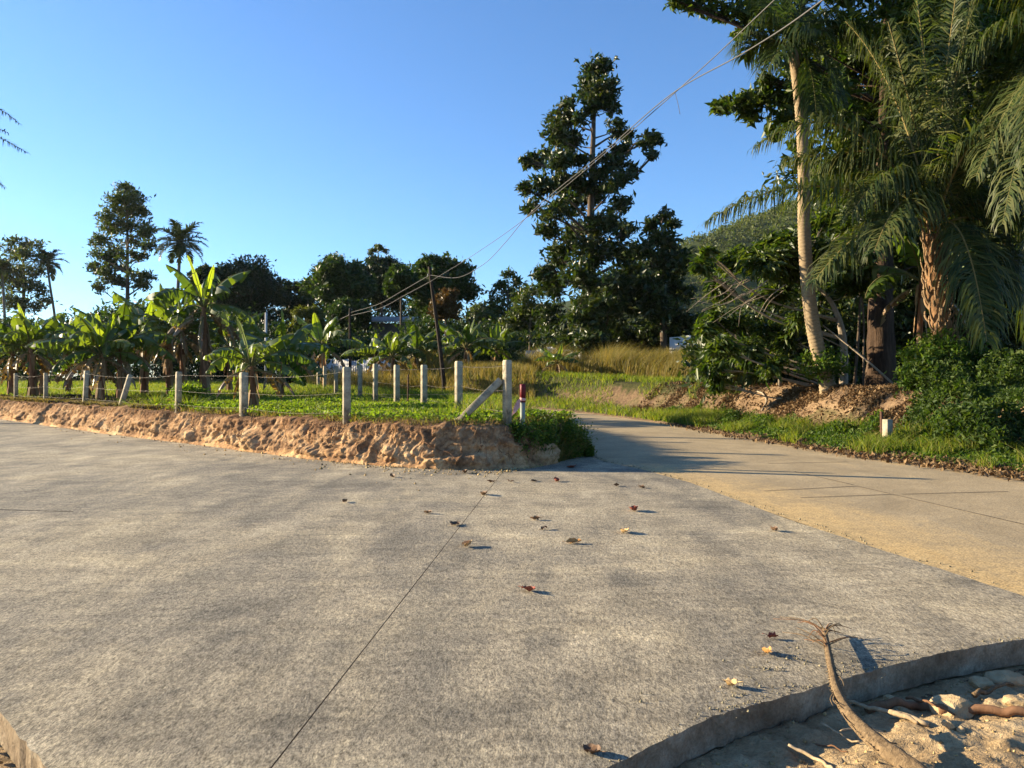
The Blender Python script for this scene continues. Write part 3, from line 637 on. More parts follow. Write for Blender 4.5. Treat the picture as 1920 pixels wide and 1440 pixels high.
o = obj('thin_pole', mesh('thin_pole', *tube([P4b-[0,0,.3], P4t], .075, 8), mat=M['grey_sheet'], smooth=True)); tag(o, 'thin pale grey pole behind the small banana with yellow upright leaf', 'pole')
P0b = np.array([8.6, 1.5, -.17]); P0t = np.array([8.6, 1.5, 9.6]); utility_pole(P0b, P0t, .15, 'wooden utility pole outside the right edge that holds the near cable ends')
def cable(pts, r, label, lash=None):
    P = catmull(pts, 14); mb = MB(); mb.add(*tube(P, r, 5))
    if lash is not None: mb.add(*tube(catmull([lash, lash+[.07,0,-.25], lash+[.13,0,-.55]], 5), r*.6, 4))
    o = obj('power_cable', mb.mesh('power_cable', M['cable'], smooth=True)); return tag(o, label, 'cable', 'overhead cables')
tie = px(992, 402, 28.8)
cable([P0t+[0,0,-.05], px(1545, -2, 11.5), px(1400, 96, 15), px(1268, 170, 18.6), px(1130, 287, 23.5), tie, px(950, 452, 32), px(900, 500, 38), px(850, 521, 43), P1t-[0,0,.5]], .013, 'thick cable that sags in a deep loop just before the leaning pole')
cable([P0t+[0,0,-.15], px(1452, 0, 13), px(1350, 97, 16), px(1264, 175, 18.9), px(1125, 296, 23.7), tie+[.02,0,-.03], px(900, 470, 36), P1t-[0,0,.9]], .011, 'straighter cable running from top right down to the leaning pole', lash=px(1265, 172, 18.8))
cable([P1t-[0,0,.5], px(755, 545, 52), px(710, 570, 57), P2t-[0,0,.35]], .016, 'upper cable between the leaning pole and the pole by the white fence')
cable([P1t-[0,0,.9], px(760, 553, 51), px(712, 578, 57), P2t-[0,0,.6]], .016, 'lower cable between the leaning pole and the pole by the white fence')
cable([P2t-[0,0,.5], px(620, 606, 70), P3t-[0,0,.3]], .02, 'cable between the two far poles above the white sheet fence')

# ------------------------------------------------------------------ white sheet fence, and the house among the trees
def sheet_fence(pts, h, label):
    root = thing('sheet_fence', label, 'fence', (*pts[0], gz1(*pts[0])), 'white metal sheet fence')
    rr = random.Random(int(abs(pts[0][0])*10)); org = np.array([*pts[0], gz1(*pts[0])])
    for a, b in zip(pts[:-1], pts[1:]):
        a, b = np.array(a, float), np.array(b, float); n = max(1, int(np.linalg.norm(b-a)/.76)); u = (b-a)/n
        for k in range(n):
            p = a+u*k; g = gz1(*(p+u/2)); hh_ = h*rr.uniform(.93, 1.05); w = np.linalg.norm(u)*.985; m_ = 13
            xs = np.linspace(0, w, m_); ys = .018*np.where(np.arange(m_) % 4 < 2, 1, -1)
            V = np.vstack([np.stack([xs, ys, 0*xs-.2], -1), np.stack([xs, ys, 0*xs+hh_], -1), np.stack([xs, ys+.004, 0*xs-.2], -1), np.stack([xs, ys+.004, 0*xs+hh_], -1)])
            i = np.arange(m_-1); Q = np.vstack([np.stack([i, i+1, m_+i+1, m_+i], -1), np.stack([2*m_+i+1, 2*m_+i, 3*m_+i, 3*m_+i+1], -1), np.stack([m_+i, m_+i+1, 3*m_+i+1, 3*m_+i], -1)])
            obj('sheet', mesh('sheet', V, Q, mat=M['white_sheet'] if rr.random() < .8 else M['grey_sheet']), root, (*(p-org[:2]), g-org[2]+rr.uniform(-.05, .05)), (0, 0, math.atan2(u[1], u[0])))
    return root
def xd(x, d): return ((x-HX)/F*d, d)
sheet_fence([xd(590, 66.5), xd(775, 59.5)], 2.1, 'white corrugated sheet fence behind the banana plants left of the leaning pole')
sheet_fence([xd(985, 52), xd(1090, 49.3)], 1.35, 'short run of white sheet fence behind the lone young banana')
sheet_fence([xd(1255, 50), xd(1360, 47)], 1.75, 'white sheet fence mostly hidden behind the tall dry grass')
hb = xd(722, 82); hgz = gz1(*hb)
hs = thing('house', 'low house with a weathered sheet roof among the round trees', 'house', (*hb, hgz))
zr = EYE-(601-HY)/F*82-hgz
V, Q = box(0, 2.5, (zr-.3)/2-.1, 5.6, 5, zr-.1); obj('wall', mesh('wall', V, Q, mat=M['house_wall']), hs)
for yy0, z0, z1, w_ in ((-.8, zr-.4, zr+.35, 7.0),):
    n_ = 18
    for k in range(n_):
        V, Q = box(0, 2.0, 0, w_/n_*.97, 6.4, .05); o = obj('roof_sheet', mesh('roof_sheet', V, Q, mat=M['roof_sheet']), hs, (-w_/2+(k+.5)*w_/n_, -1.0, zr-.1+.03*(k % 2)), (math.radians(9), 0, 0))
for xw in (-1.6, .2, 1.9):
    V, Q = box(0, 0, 0, 1.0, .08, 1.2); w_ = obj('window', mesh('window', V, Q, mat=M['roof_sheet']), hs, (xw, -.02, 2.6)); V, Q = box(0, -.03, 0, .82, .06, 1.0); obj('pane', mesh('pane', V, Q, mat=M['window_dark']), w_)
V, Q = box(0, 0, 0, 4.6, 1.5, .05); obj('lower_roof', mesh('lower_roof', V, Q, mat=M['grey_sheet']), hs, (1.2, -.9, EYE-(638-HY)/F*81-hgz), (math.radians(14), 0, 0))

# ------------------------------------------------------------------ trees
def clump_points(c, r, n, rng, sub=7, zs=.8):
    c = np.asarray(c, float); k = unit(rng.normal(size=(sub, 3)))*(.35+.55*rng.random((sub, 1)))*r*[1, 1, zs]
    w = rng.integers(0, sub, n); p = k[w] + rng.normal(size=(n, 3))*r*.29*[1, 1, zs]
    return c+p, unit(p+[0, 0, .2*r])
def build_tree(name, label, cat, base, trunk, r0, clumps, leaf, n_per, mat, bark, group=None, asp=.42, seed=1, limb_r=.3, zs=.8, droop=0.0, limbs=True, sub=7, aw=.45, limb_p=1.0):
    rng = np.random.default_rng(seed); base = np.asarray(base, float); t = thing(name, label, cat, base, group)
    trunk = catmull(trunk, 8); n = len(trunk); R = r0*np.linspace(1, .22, n); R[:3] *= [1.35, 1.15, 1.05]
    mb = MB(); mb.add(*tube(trunk, R, 10, lump=.12, seed=seed))
    for c, r in clumps:
        c = np.asarray(c, float)
        if not limbs: break
        if rng.random() > limb_p: continue
        hd = np.hypot(c[0]-trunk[:, 0], c[1]-trunk[:, 1]); want = c[2]-.45*hd; k = int(np.clip(np.argmin(np.abs(trunk[:, 2]-want)+.2*hd), 1, n-1))
        p0 = trunk[k]; m_ = (p0+c)/2+rng.normal(size=3)*.12*np.linalg.norm(c-p0)*[.6, .6, .4]; P = catmull([p0, m_, c], 5)
        rb = min(R[k]*.7, max(.02, limb_r*.1*np.linalg.norm(c-p0)**.8)); mb.add(*tube(P, np.linspace(rb, rb*.3, len(P)), 6))
        for q in range(3):
            e = c+unit(rng.normal(size=3))*r*.8; mb.add(*tube(catmull([P[-4], (P[-3]+e)/2+rng.normal(size=3)*.05, e], 3), np.linspace(rb*.4, rb*.12, 7), 4, cap=False)[:2])
    obj('trunk', mb.mesh('trunk', bark, smooth=True, off=base), t)
    Vs, Ts, n0 = [], [], 0
    for c, r in clumps:
        p, ax = clump_points(c, r, max(20, int(n_per*(r/np.mean([q[1] for q in clumps]))**2)), rng, sub, zs); ax = unit(ax+[0, 0, -droop])
        V, T = leafgeo(p, leaf, asp, rng, ax, aw, jitter=.6); Vs.append(V); Ts.append(T+n0); n0 += len(V)
    obj('crown', mesh('crown', np.vstack(Vs)-base, tris=np.vstack(Ts), mat=mat), t)
    return t
def px_clumps(lst, d, depth, seed, scale=1.0):
    rng = np.random.default_rng(seed); out = []
    for x, y, r in lst:
        dd = d+rng.uniform(-1, 1)*depth; out.append((px(x, y, dd), r*dd/F*scale))
    return out
def dome(x, ytop, hw, d, seed, n=46, rf=.30, flat=1.0, low=.25):
    rng = np.random.default_rng(seed); R = hw*d/F; top = px(x, ytop, d); c = top-[0, 0, R*.92*flat]; out = []
    for k in range(n):
        u = unit(rng.normal(size=3)); u[2] = abs(u[2])*1.0-low if rng.random() < .7 else u[2]; u = unit(u)
        out.append((c+u*R*[.80, .80, .80*flat]*rng.uniform(.82, 1.02), R*rf*rng.uniform(.7, 1.25)))
    for k in range(n//3): out.append((c+rng.normal(size=3)*R*.35*[1, 1, .7]-[0, 0, .3*R], R*rf*1.2))
    return out, c, R
def ground_pt(x, d): X_, Y_ = xd(x, d); return np.array([X_, Y_, gz1(X_, Y_)])
# tall dark tree right of centre
T1 = [(1118,135,30),(1105,165,28),(1135,165,28),(1115,195,28),(1147,192,24),(1065,202,22),(1050,225,25),(1080,222,18),(1035,255,25),(1066,262,28),(1010,298,26),(985,303,15),(1045,300,30),(1082,300,24),(1155,243,20),(1180,252,16),(1165,280,20),(1210,264,20),(1236,262,15),(1226,292,14),(1140,305,28),(1110,335,30),(1060,340,32),(1022,345,25),(987,356,18),(1090,380,34),(1150,342,28),(1182,322,18),(1040,390,30),(1003,386,20),(1165,390,24),(1130,420,34),(1075,430,34),(1032,436,24),(1175,432,24),(1110,470,38),(1050,480,32),(1022,502,25),(1160,480,34),(1195,470,22),(1090,520,40),(1040,540,34),(1140,530,40),(1190,520,34),(1080,580,42),(1032,590,34),(1140,580,40),(1182,570,34),(1100,630,42),(1150,628,40),(1052,632,34),(1192,622,34)]
rng = np.random.default_rng(77); cl = []
for x, y, r in T1:
    half = 30+max(0, (y-120))*.28; dd = 55+rng.uniform(-1, 1)*half*55/F; cl.append((px(x, y, dd), r*dd/F*.98))
b = ground_pt(1112, 55)
build_tree('broadleaf_tree', 'tallest dark tree right of centre with a narrow ragged top and side branches', 'tree', b, [b-[0,0,.4], px(1110, 560, 55), px(1108, 400, 55), px(1112, 260, 55), px(1117, 150, 55)], .42, cl, .42, 560, M['dark_leaf'], M['bark'], 'trees', seed=11, asp=.40)
T2 = [(1240,405,17),(1222,426,17),(1262,420,14),(1235,450,24),(1215,470,22),(1265,475,24),(1240,500,32),(1282,500,18),(1220,540,32),(1265,545,32),(1292,550,18),(1240,590,36),(1288,600,25),(1215,630,32),(1265,640,32),(1300,640,22)]
b = ground_pt(1245, 52)
build_tree('broadleaf_tree', 'lower dark tree joined to the right side of the tallest tree', 'tree', b, [b-[0,0,.4], px(1243, 560, 52), px(1240, 480, 52), px(1241, 415, 52)], .26, px_clumps(T2, 52, 2.0, 5, 1.15), .42, 520, M['dark_leaf'], M['bark'], 'trees', seed=12, asp=.40)
# slim tall tree on the left
T3 = [(237,358,17),(222,375,18),(250,378,18),(212,400,18),(245,400,20),(264,396,12),(206,425,17),(232,425,18),(262,430,18),(280,436,13),(195,455,17),(250,452,14),(275,457,14),(215,470,14),(185,478,15),(205,490,17),(235,482,13),(265,482,12),(180,502,13),(200,520,18),(220,530,14),(256,517,13),(281,522,13),(266,532,13),(226,502,11),(190,540,11)]
b = ground_pt(238, 110)
build_tree('slim_tree', 'slim tall tree with airy tiers of foliage on the left skyline', 'tree', b, [b-[0,0,.4], px(239, 600, 110), px(239, 480, 110), px(238, 360, 110)], .42, px_clumps(T3, 110, 3.0, 6, 1.35), .5, 420, M['slim_leaf'], M['bark'], 'trees', seed=13, zs=.7, limb_r=.34, sub=8)
T4 = [(35,455,13),(56,462,13),(20,476,15),(45,482,15),(72,482,12),(10,500,15),(40,506,16),(66,512,12),(25,530,18),(60,540,16),(82,547,11),(20,560,20),(55,570,18),(86,562,9),(-12,520,18)]
b = ground_pt(42, 118)
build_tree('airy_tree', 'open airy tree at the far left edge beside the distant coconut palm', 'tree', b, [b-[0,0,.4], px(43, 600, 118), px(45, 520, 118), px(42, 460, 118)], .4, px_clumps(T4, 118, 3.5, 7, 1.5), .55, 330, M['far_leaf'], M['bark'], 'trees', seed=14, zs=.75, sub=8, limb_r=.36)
T5 = [(955,516,12),(938,533,13),(970,531,12),(950,550,18),(926,556,13),(976,555,14),(940,580,20),(975,585,20),(920,590,16)]
b = ground_pt(952, 72)
build_tree('small_tree', 'small pale green tree just left of the tallest tree', 'tree', b, [b-[0,0,.4], px(951, 620, 72), px(953, 530, 72)], .2, px_clumps(T5, 72, 2, 8, 1.15), .42, 240, M['slim_leaf'], M['bark'], 'trees', seed=15)
T6 = [(1000,542,20),(985,565,24),(1012,580,24),(990,602,28),(965,600,22),(1010,620,24)]
b = ground_pt(995, 60)
build_tree('small_tree', 'yellow-green bushy tree in front of the tallest tree on its left', 'tree', b, [b-[0,0,.4], px(994, 620, 60), px(998, 555, 60)], .16, px_clumps(T6, 60, 1.6, 9, 1.15), .36, 420, M['slim_leaf'], M['bark'], 'trees', seed=16)
def dome_tree(name, label, x, ytop, hw, d, mat, seed, n=60, leaf=.44, n_per=285, flat=1.0, asp=.45, rf=.30):
    cl, c, R = dome(x, ytop, hw, d, seed, n, rf, flat); b = ground_pt(x, d)
    return build_tree(name, label, 'tree', b, [b-[0,0,.4], b*.5+c*.5, c, c+[0,0,R*.5]], .06*R+.06, cl, leaf, n_per, mat, M['bark'], 'trees', seed=seed, asp=asp, limb_r=.25)
dome_tree('round_tree', 'round sunlit mango-like tree left of the darker dome tree', 637, 478, 62, 84, M['mango_leaf'], 21)
dome_tree('round_tree', 'dark domed tree under the small emergent crown', 716, 484, 50, 96, M['deep_leaf'], 22)
dome_tree('round_tree', 'large round tree behind the leaning utility pole', 825, 480, 66, 76, M['mango_leaf'], 23)
dome_tree('round_tree', 'smaller leafy tree filling between the dark dome and the large round tree', 752, 502, 32, 72, M['mango_leaf'], 24, 26)
dome_tree('round_tree', 'broad dark tree behind the tall banana plant', 462, 487, 70, 92, M['deep_leaf'], 25, 56)
dome_tree('round_tree', 'dark rounded tree below the left coconut palm crown', 388, 500, 36, 88, M['deep_leaf'], 26, 30)
dome_tree('round_tree', 'low dark tree in the dip between broad tree and round sunlit tree', 552, 532, 36, 98, M['deep_leaf'], 27, 26)
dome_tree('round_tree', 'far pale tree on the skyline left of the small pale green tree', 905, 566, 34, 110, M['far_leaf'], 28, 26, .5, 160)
dome_tree('rust_tree', 'rusty brown leaved small tree behind the leaning utility pole', 836, 540, 30, 64, M['rust_leaf'], 29, 26, .26, 200, 1.35)
dome_tree('bamboo_clump', 'yellowish feathery bamboo-like clump below the dark trees', 572, 572, 36, 68, M['bamboo_leaf'], 30, 26, .42, 220, 1.2, .2)
dome_tree('round_tree', 'leafy tree under the round sunlit tree beside the house', 655, 560, 42, 78, M['mango_leaf'], 31, 26)
T7 = [(700,469,7),(712,464,8),(722,470,6),(694,474,5)]
b = ground_pt(709, 125)
build_tree('emergent_tree', 'tiny flat-topped crown poking above the dark dome tree', 'tree', b, [b-[0,0,.4], px(709, 560, 125), px(709, 485, 125), px(709, 470, 125)], .25, px_clumps(T7, 125, 1.2, 10, 1.2), .5, 170, M['slim_leaf'], M['bark'], 'trees', seed=17, zs=.6)

# ------------------------------------------------------------------ palms
def frond_mesh(P, nl, ll, lw, rng, droop=.6, r=.02, mat=None, rmat=None, start=.14, vee=.25, seg=3, fwd=.55, rag=.25, both=True):
    """P: rachis curve; nl leaflets a side, longest ll metres, lw half width"""
    P = np.asarray(P, float); n = len(P); s = np.concatenate([[0], np.cumsum(np.linalg.norm(np.diff(P, axis=0), axis=1))]); s /= s[-1]
    T = unit(np.gradient(P, axis=0)); up = np.array([0, 0, 1.0])
    mb = MB(); mb.add(*tube(P, np.linspace(r, r*.2, n), 5, cap=False)[:2], m=1)
    t = np.linspace(start, .995, nl); t = np.clip(t+rng.normal(size=nl)*.25/nl, start, 1)
    B = np.stack([np.interp(t, s, P[:, c]) for c in range(3)], -1); D = unit(np.stack([np.interp(t, s, T[:, c]) for c in range(3)], -1))
    S = unit(np.cross(D, up)+1e-6); U = np.cross(S, D)
    prof = np.clip(np.sin(np.pi*np.clip((t-start)/(1-start), 0, 1)**.62*.86+.18), .25, 1)
    for sg in (-1, 1):
        L = ll*prof*(1+rag*2*(rng.random(nl)-.5))*np.where(rng.random(nl) < .08, .35, 1); f = fwd+.5*t+.28*rng.normal(size=nl)
        d = unit(S*sg + D*f[:, None] + U*(vee+.22*rng.normal(size=nl))[:, None])
        q = B.copy(); pts = [q.copy()]; dd = d.copy()
        for k in range(seg):
            q = q+dd*(L/seg)[:, None]; pts.append(q.copy()); dd = unit(dd+[0, 0, -1.0]*(droop*(.25+1.5*rng.random(nl)))[:, None])
        pts = np.stack(pts, 1); wd = unit(np.cross(d, U))
        wprof = np.array([.55, 1.0, .75, 0.08][:seg+1]) if seg == 3 else np.array([.6, 1, .08])
        A = pts + wd[:, None]*lw*wprof[None, :, None]; Bq = pts - wd[:, None]*lw*wprof[None, :, None]
        V = np.stack([A, Bq], 2).reshape(-1, 3); m_ = 2*(seg+1); i = np.arange(nl)[:, None]*m_
        Q = np.concatenate([i+[2*k, 2*k+1, 2*k+3, 2*k+2] for k in range(seg)], 1).reshape(-1, 4); mb.add(V, Q)
    return mb, [mat, rmat]
def bez(a, c, b, n=14):
    t = np.linspace(0, 1, n)[:, None]; return (1-t)**2*a+2*t*(1-t)*c+t*t*b
def arch(base, az, el, L, bend, n=12):
    P = [np.array(base, float)]; e = el
    for k in range(n-1):
        P.append(P[-1]+np.array([math.cos(az)*math.cos(e), math.sin(az)*math.cos(e), math.sin(e)])*L/(n-1)); e -= bend/(n-1)*(.5+k/(n-1))
    return np.array(P)
def palm_trunk(P, r0, r1, ring, mat, seg=12, amp=.05):
    P = catmull(P, 40); s = np.concatenate([[0], np.cumsum(np.linalg.norm(np.diff(P, axis=0), axis=1))])
    m_ = max(20, int(s[-1]/ring*3)); t = np.linspace(0, s[-1], m_); P2 = np.stack([np.interp(t, s, P[:, c]) for c in range(3)], -1)
    R = np.interp(t, [0, s[-1]*.06, s[-1]*.12, s[-1]], [r0*1.5, r0*1.12, r0, r1])*(1+amp*np.array([1, -.6, .2])[np.arange(m_) % 3])
    return tube(P2, R, seg)
def palm(name, label, base, tr, r0, r1, fronds, mats, bark, group, ring=.12, nl=46, ll=.7, lw=.02, droop=.6, fr=.02, seed=1, rmat='rachis', start=.14, **kw):
    rng = np.random.default_rng(seed); base = np.asarray(base, float); t = thing(name, label, 'palm', base, group)
    obj('trunk', mesh('trunk', *[(q-base if i == 0 else q) for i, q in enumerate(palm_trunk(tr, r0, r1, ring, bark))], mat=bark, smooth=True), t)
    for P in fronds:
        mb, ms = frond_mesh(P, nl, ll, lw, rng, droop, fr, mats, M[rmat], start=start, **kw)
        obj('frond', mb.mesh('frond', ms, off=base), t)
    return t
def crown_fronds(c, n, L, rng, el0=1.25, el1=-.5, bend=1.3):
    out = []
    for k in range(n):
        f = k/(n-1); az = k*2.399+rng.normal()*.15; el = el0+(el1-el0)*f; out.append(arch(c, az, el, L*rng.uniform(.85, 1.1), bend*rng.uniform(.8, 1.2)))
    return out
rng = np.random.default_rng(91)
c = px(338, 455, 92); b = ground_pt(328, 92)
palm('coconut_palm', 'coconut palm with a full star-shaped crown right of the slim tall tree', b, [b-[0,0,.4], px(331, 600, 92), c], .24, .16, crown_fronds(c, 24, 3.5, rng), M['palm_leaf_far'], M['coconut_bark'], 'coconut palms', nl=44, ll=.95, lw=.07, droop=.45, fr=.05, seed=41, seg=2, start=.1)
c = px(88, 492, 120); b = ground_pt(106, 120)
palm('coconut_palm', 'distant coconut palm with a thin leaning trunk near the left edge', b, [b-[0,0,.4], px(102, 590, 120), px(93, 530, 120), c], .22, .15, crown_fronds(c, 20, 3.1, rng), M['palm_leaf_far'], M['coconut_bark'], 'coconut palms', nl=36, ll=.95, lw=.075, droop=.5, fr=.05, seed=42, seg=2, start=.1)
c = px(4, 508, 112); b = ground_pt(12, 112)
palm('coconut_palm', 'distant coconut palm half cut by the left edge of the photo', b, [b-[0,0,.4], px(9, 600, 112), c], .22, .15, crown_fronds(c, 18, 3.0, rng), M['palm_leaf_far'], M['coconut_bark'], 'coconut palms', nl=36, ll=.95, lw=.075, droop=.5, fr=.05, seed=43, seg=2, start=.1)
c = px(-95, 235, 27); b = np.array([c[0]-.8, 27.5, gz1(c[0]-.8, 27.5)])
fr_ = [bez(c, px(-40, 160, 27), px(36, 232, 27)), bez(c, px(-30, 225, 26.5), px(16, 250, 26.5)), bez(c, px(-50, 225, 26.5), px(52, 287, 26)), bez(c, px(-50, 290, 27), px(8, 352, 27)), bez(c, px(-60, 110, 28), px(-25, 130, 29))] + crown_fronds(c, 9, 3.0, rng)[2:0:-1]
palm('coconut_palm', 'near coconut palm whose frond tips reach in at the upper left edge', b, [b-[0,0,.4], (b+c)/2+[.2,0,0], c], .17, .12, fr_, M['palm_leaf'], M['coconut_bark'], 'coconut palms', nl=44, ll=.6, lw=.018, droop=.8, fr=.03, seed=44)
# slender pale-trunked palm by the road
D = 22.0; c = px(1487, 95, D); b = np.array([*px(1560, 735, D)[:2], 0]); b[2] = gz1(b[0], b[1])
def f19(ctrl, tip, dt=0, dc=0): return bez(c, px(*ctrl, D+dc), px(*tip, D+dt))
fr_ = [f19((1440, -10), (1372, 95), -.3), f19((1420, 40), (1395, 110), .8), f19((1482, 40), (1484, -20), .2), f19((1500, 30), (1510, -30), -.3), f19((1560, -20), (1620, 95), .3), f19((1540, 40), (1575, 190), -.5), f19((1525, 90), (1530, 215), -.8), f19((1470, 60), (1440, 130), -1.2, -.8), f19((1590, 10), (1680, 70), .6), f19((1500, 40), (1540, 60), -1.8, -1), f19((1460, 30), (1430, -20), 1.5, .8), f19((1520, 20), (1560, 20), 1.8, 1)]
palm('slender_palm', 'slender palm with a pale ringed trunk leaning beside the road', b, [b-[0,0,.5], px(1546, 700, D), px(1530, 640, D), px(1515, 540, D), px(1508, 430, D), px(1507, 320, D), px(1500, 200, D), c], .205, .135, fr_, M['palm_leaf'], M['palm_bark'], 'palms by the road', nl=70, ll=1.15, lw=.024, droop=.95, fr=.025, seed=45, ring=.1)
# oil palm with shaggy trunk
D = 19.0; c = px(1752, 432, D); b = np.array([*px(1775, 700, D)[:2], 0]); b[2] = gz1(b[0], b[1])
def fo(ctrl, tip, dt=0, dc=0): return bez(c, px(*ctrl, D+dc), px(*tip, D+dt), 16)
fr_ = [fo((1540, 275), (1325, 415), -.4), fo((1600, 130), (1418, 275), .8, .4), fo((1645, 365), (1525, 530), -.9, -.3), fo((1690, 140), (1585, 40), .5), fo((1775, 170), (1850, -80), -.2), fo((1745, 120), (1700, -120), .6), fo((1850, 190), (2000, 40), .2), fo((1830, 330), (1965, 430), -.4), fo((1810, 355), (1850, 640), -2.2, -1.4), fo((1895, 330), (1935, 650), -1.0, -.4), fo((1690, 240), (1598, 400), -1.0, -.5), fo((1725, 250), (1665, 40), -.6), fo((1640, 200), (1530, 330), 1.4, .8), fo((1700, 300), (1640, 470), -1.8, -1.0), fo((1800, 240), (1890, 230), -1.8, -1), fo((1760, 200), (1800, -60), 1.5, .8), fo((1850, 270), (1960, 250), 1.2, .6), fo((1620, 260), (1470, 300), 2.2, 1.2), fo((1800, 300), (1830, 470), 2.0, 1), fo((1860, 390), (1880, 560), -1.6, -.6)]
op = palm('oil_palm', 'oil palm with shaggy orange-brown trunk and long drooping fronds on the right', b, [b-[0,0,.5], px(1770, 640, D), px(1755, 540, D), c-[0,0,.1]], .21, .22, fr_, M['oil_palm_leaf'], M['oil_palm_bark'], 'palms by the road', nl=135, ll=1.4, lw=.022, droop=1.25, fr=.04, seed=46, rmat='rachis_orange', ring=.2, start=.16, fwd=.4)
rr = random.Random(9)
stub_v, stub_q, stub_t = tube(catmull([(0,0,0),(.0,.10,.14),(.0,.15,.36),(.0,.13,.5)], 3), np.linspace(.075, .035, 10), 6, flat=.45)
stub_me = mesh('leaf_base', stub_v, stub_q, stub_t, mat=M['leaf_base'], smooth=True)
Pt = catmull([b, px(1770, 640, D), px(1755, 540, D), c], 12)
for k in range(130):
    f = k/130; p = Pt[int(f*(len(Pt)-1))]-b; az = k*2.399
    obj('leaf_base', stub_me, op, p+[-math.sin(az)*.17, math.cos(az)*.17, 0], (rr.uniform(-.15, .1), rr.uniform(-.15, .15), az), (rr.uniform(.35, .7), rr.uniform(.5, 1.2), rr.uniform(.5, 1.1)))
# second oil palm just outside the frame
D = 17.5; c = px(2030, 120, D); b = np.array([c[0]+.6, D+.4, gz1(c[0]+.6, D+.4)])
fr_ = [fo((1960, 20), (1830, 330), -.5), fo((1940, 100), (1880, 420), -1.2, -.6), fo((1960, 200), (1905, 560), .4), fo((1920, -40), (1770, 150), .8, .5), fo((1980, 40), (1925, 300), -2.0, -1), fo((1940, -80), (1800, -60), .2), fo((2060, -100), (2150, 60), .3), fo((2100, 100), (2200, 300), .2), fo((1990, 180), (1960, 480), -1.8, -.8), fo((1930, 60), (1850, 220), 2, 1)]
palm('oil_palm', 'oil palm standing beyond the right edge whose fronds hang into the photo', b, [b-[0,0,.5], (b+c)/2, c], .27, .26, fr_, M['oil_palm_leaf'], M['oil_palm_bark'], 'palms by the road', nl=120, ll=1.2, lw=.021, droop=1.2, fr=.035, seed=47, ring=.2, fwd=.4)
# small young palm among the shrubs and a low frond at the right edge
D = 25.0; c = px(1462, 680, D); b = np.array([c[0], D, gz1(c[0], D)]); c[2] = b[2]+.4
palm('young_palm', 'small young palm in the shade left of the slender palm', b, [b-[0,0,.2], c], .06, .05, [arch(c, a, e, L_, 1.0) for a, e, L_ in ((3.4, .9, 1.2), (2.6, 1.2, 1.2), (.3, .8, 1.2), (1.2, 1.1, 1.2), (4.4, .8, 1.0), (5.4, .9, 1.0))], M['palm_leaf'], M['coconut_bark'], 'palms by the road', nl=22, ll=.35, lw=.02, droop=.2, seed=48)

# ------------------------------------------------------------------ bananas
def banana_leaf(e0, e1, W, seed, mat, phi0, tear, vee=0.0, N=34, shrivel=0.0):
    rng = np.random.default_rng(seed); t = np.linspace(0, 1, N+1); ang = e0+(e1-e0)*t**1.25
    P = np.zeros((N+1, 3)); d = np.stack([np.cos(ang), 0*ang, np.sin(ang)], -1); P[1:] = np.cumsum(d[:-1]/N, 0)
    nrm = np.stack([-np.sin(ang), 0*ang, np.cos(ang)], -1); mb = MB()
    tb = np.clip((t-.16)/.84, 0, 1); w = W*np.clip(np.sin(np.pi*np.clip(tb, .0, 1)**.8), 0, 1)**.55
    mb.add(*tube(P, np.linspace(.016, .004, N+1), 5, cap=False)[:2], m=1)
    for sg in (-1, 1):
        i = 6
        while i < N:
            g = min(N-i, int(rng.integers(1, 5)) if rng.random() < tear else 8); phi = phi0+rng.normal()*(.42*tear+.05)+(.9*shrivel*rng.random())
            j = np.arange(i, i+g+1); gap = .22*tear; c_ = (t[j]-t[j].mean())
            lat = np.array([0, sg, 0.])
            for a, f0, f1, p0, p1 in ((0, 0, .55, phi, phi), (1, .55, 1.0, phi, phi+.35)):
                def rowpt(f, extra):
                    down = np.sin(phi*f/1.0+extra*f); side = np.cos(phi*f+extra*f)
                    q = P[j]+ (lat[None]*side - nrm[j]*down)*(w[j]*f)[:, None]
                    return q - d[j]*(c_*gap*f*2)[:, None]*1.0 + d[j]*(.10*f*W)
                A, Bq = rowpt(f0, .0 if a == 0 else .25), rowpt(f1, .25 if a == 0 else .6)
                V = np.vstack([A, Bq]); m_ = g+1; k = np.arange(g); mb.add(V, np.stack([k, k+1, m_+k+1, m_+k], -1))
            i += g
    return mb.mesh('leaf', [mat, M['rachis']])
BL = {'up': [banana_leaf(1.45, 1.2, .12, 100+k, M['banana_young'], -.55, .15) for k in range(3)],
      'high': [banana_leaf(1.15, .35-.3*k/3, .19, 110+k, M['banana_leaf'], .12, .55) for k in range(4)],
      'mid': [banana_leaf(.80, -.6-.25*k/3, .20, 120+k, M['banana_leaf'], .35, .9) for k in range(4)],
      'low': [banana_leaf(.35, -1.3, .19, 130+k, M['banana_leaf'], .6, .95) for k in range(3)],
      'dead': [banana_leaf(-.1, -1.55, .11, 140+k, M['banana_dead'], .9, .9, shrivel=.9) for k in range(3)]}
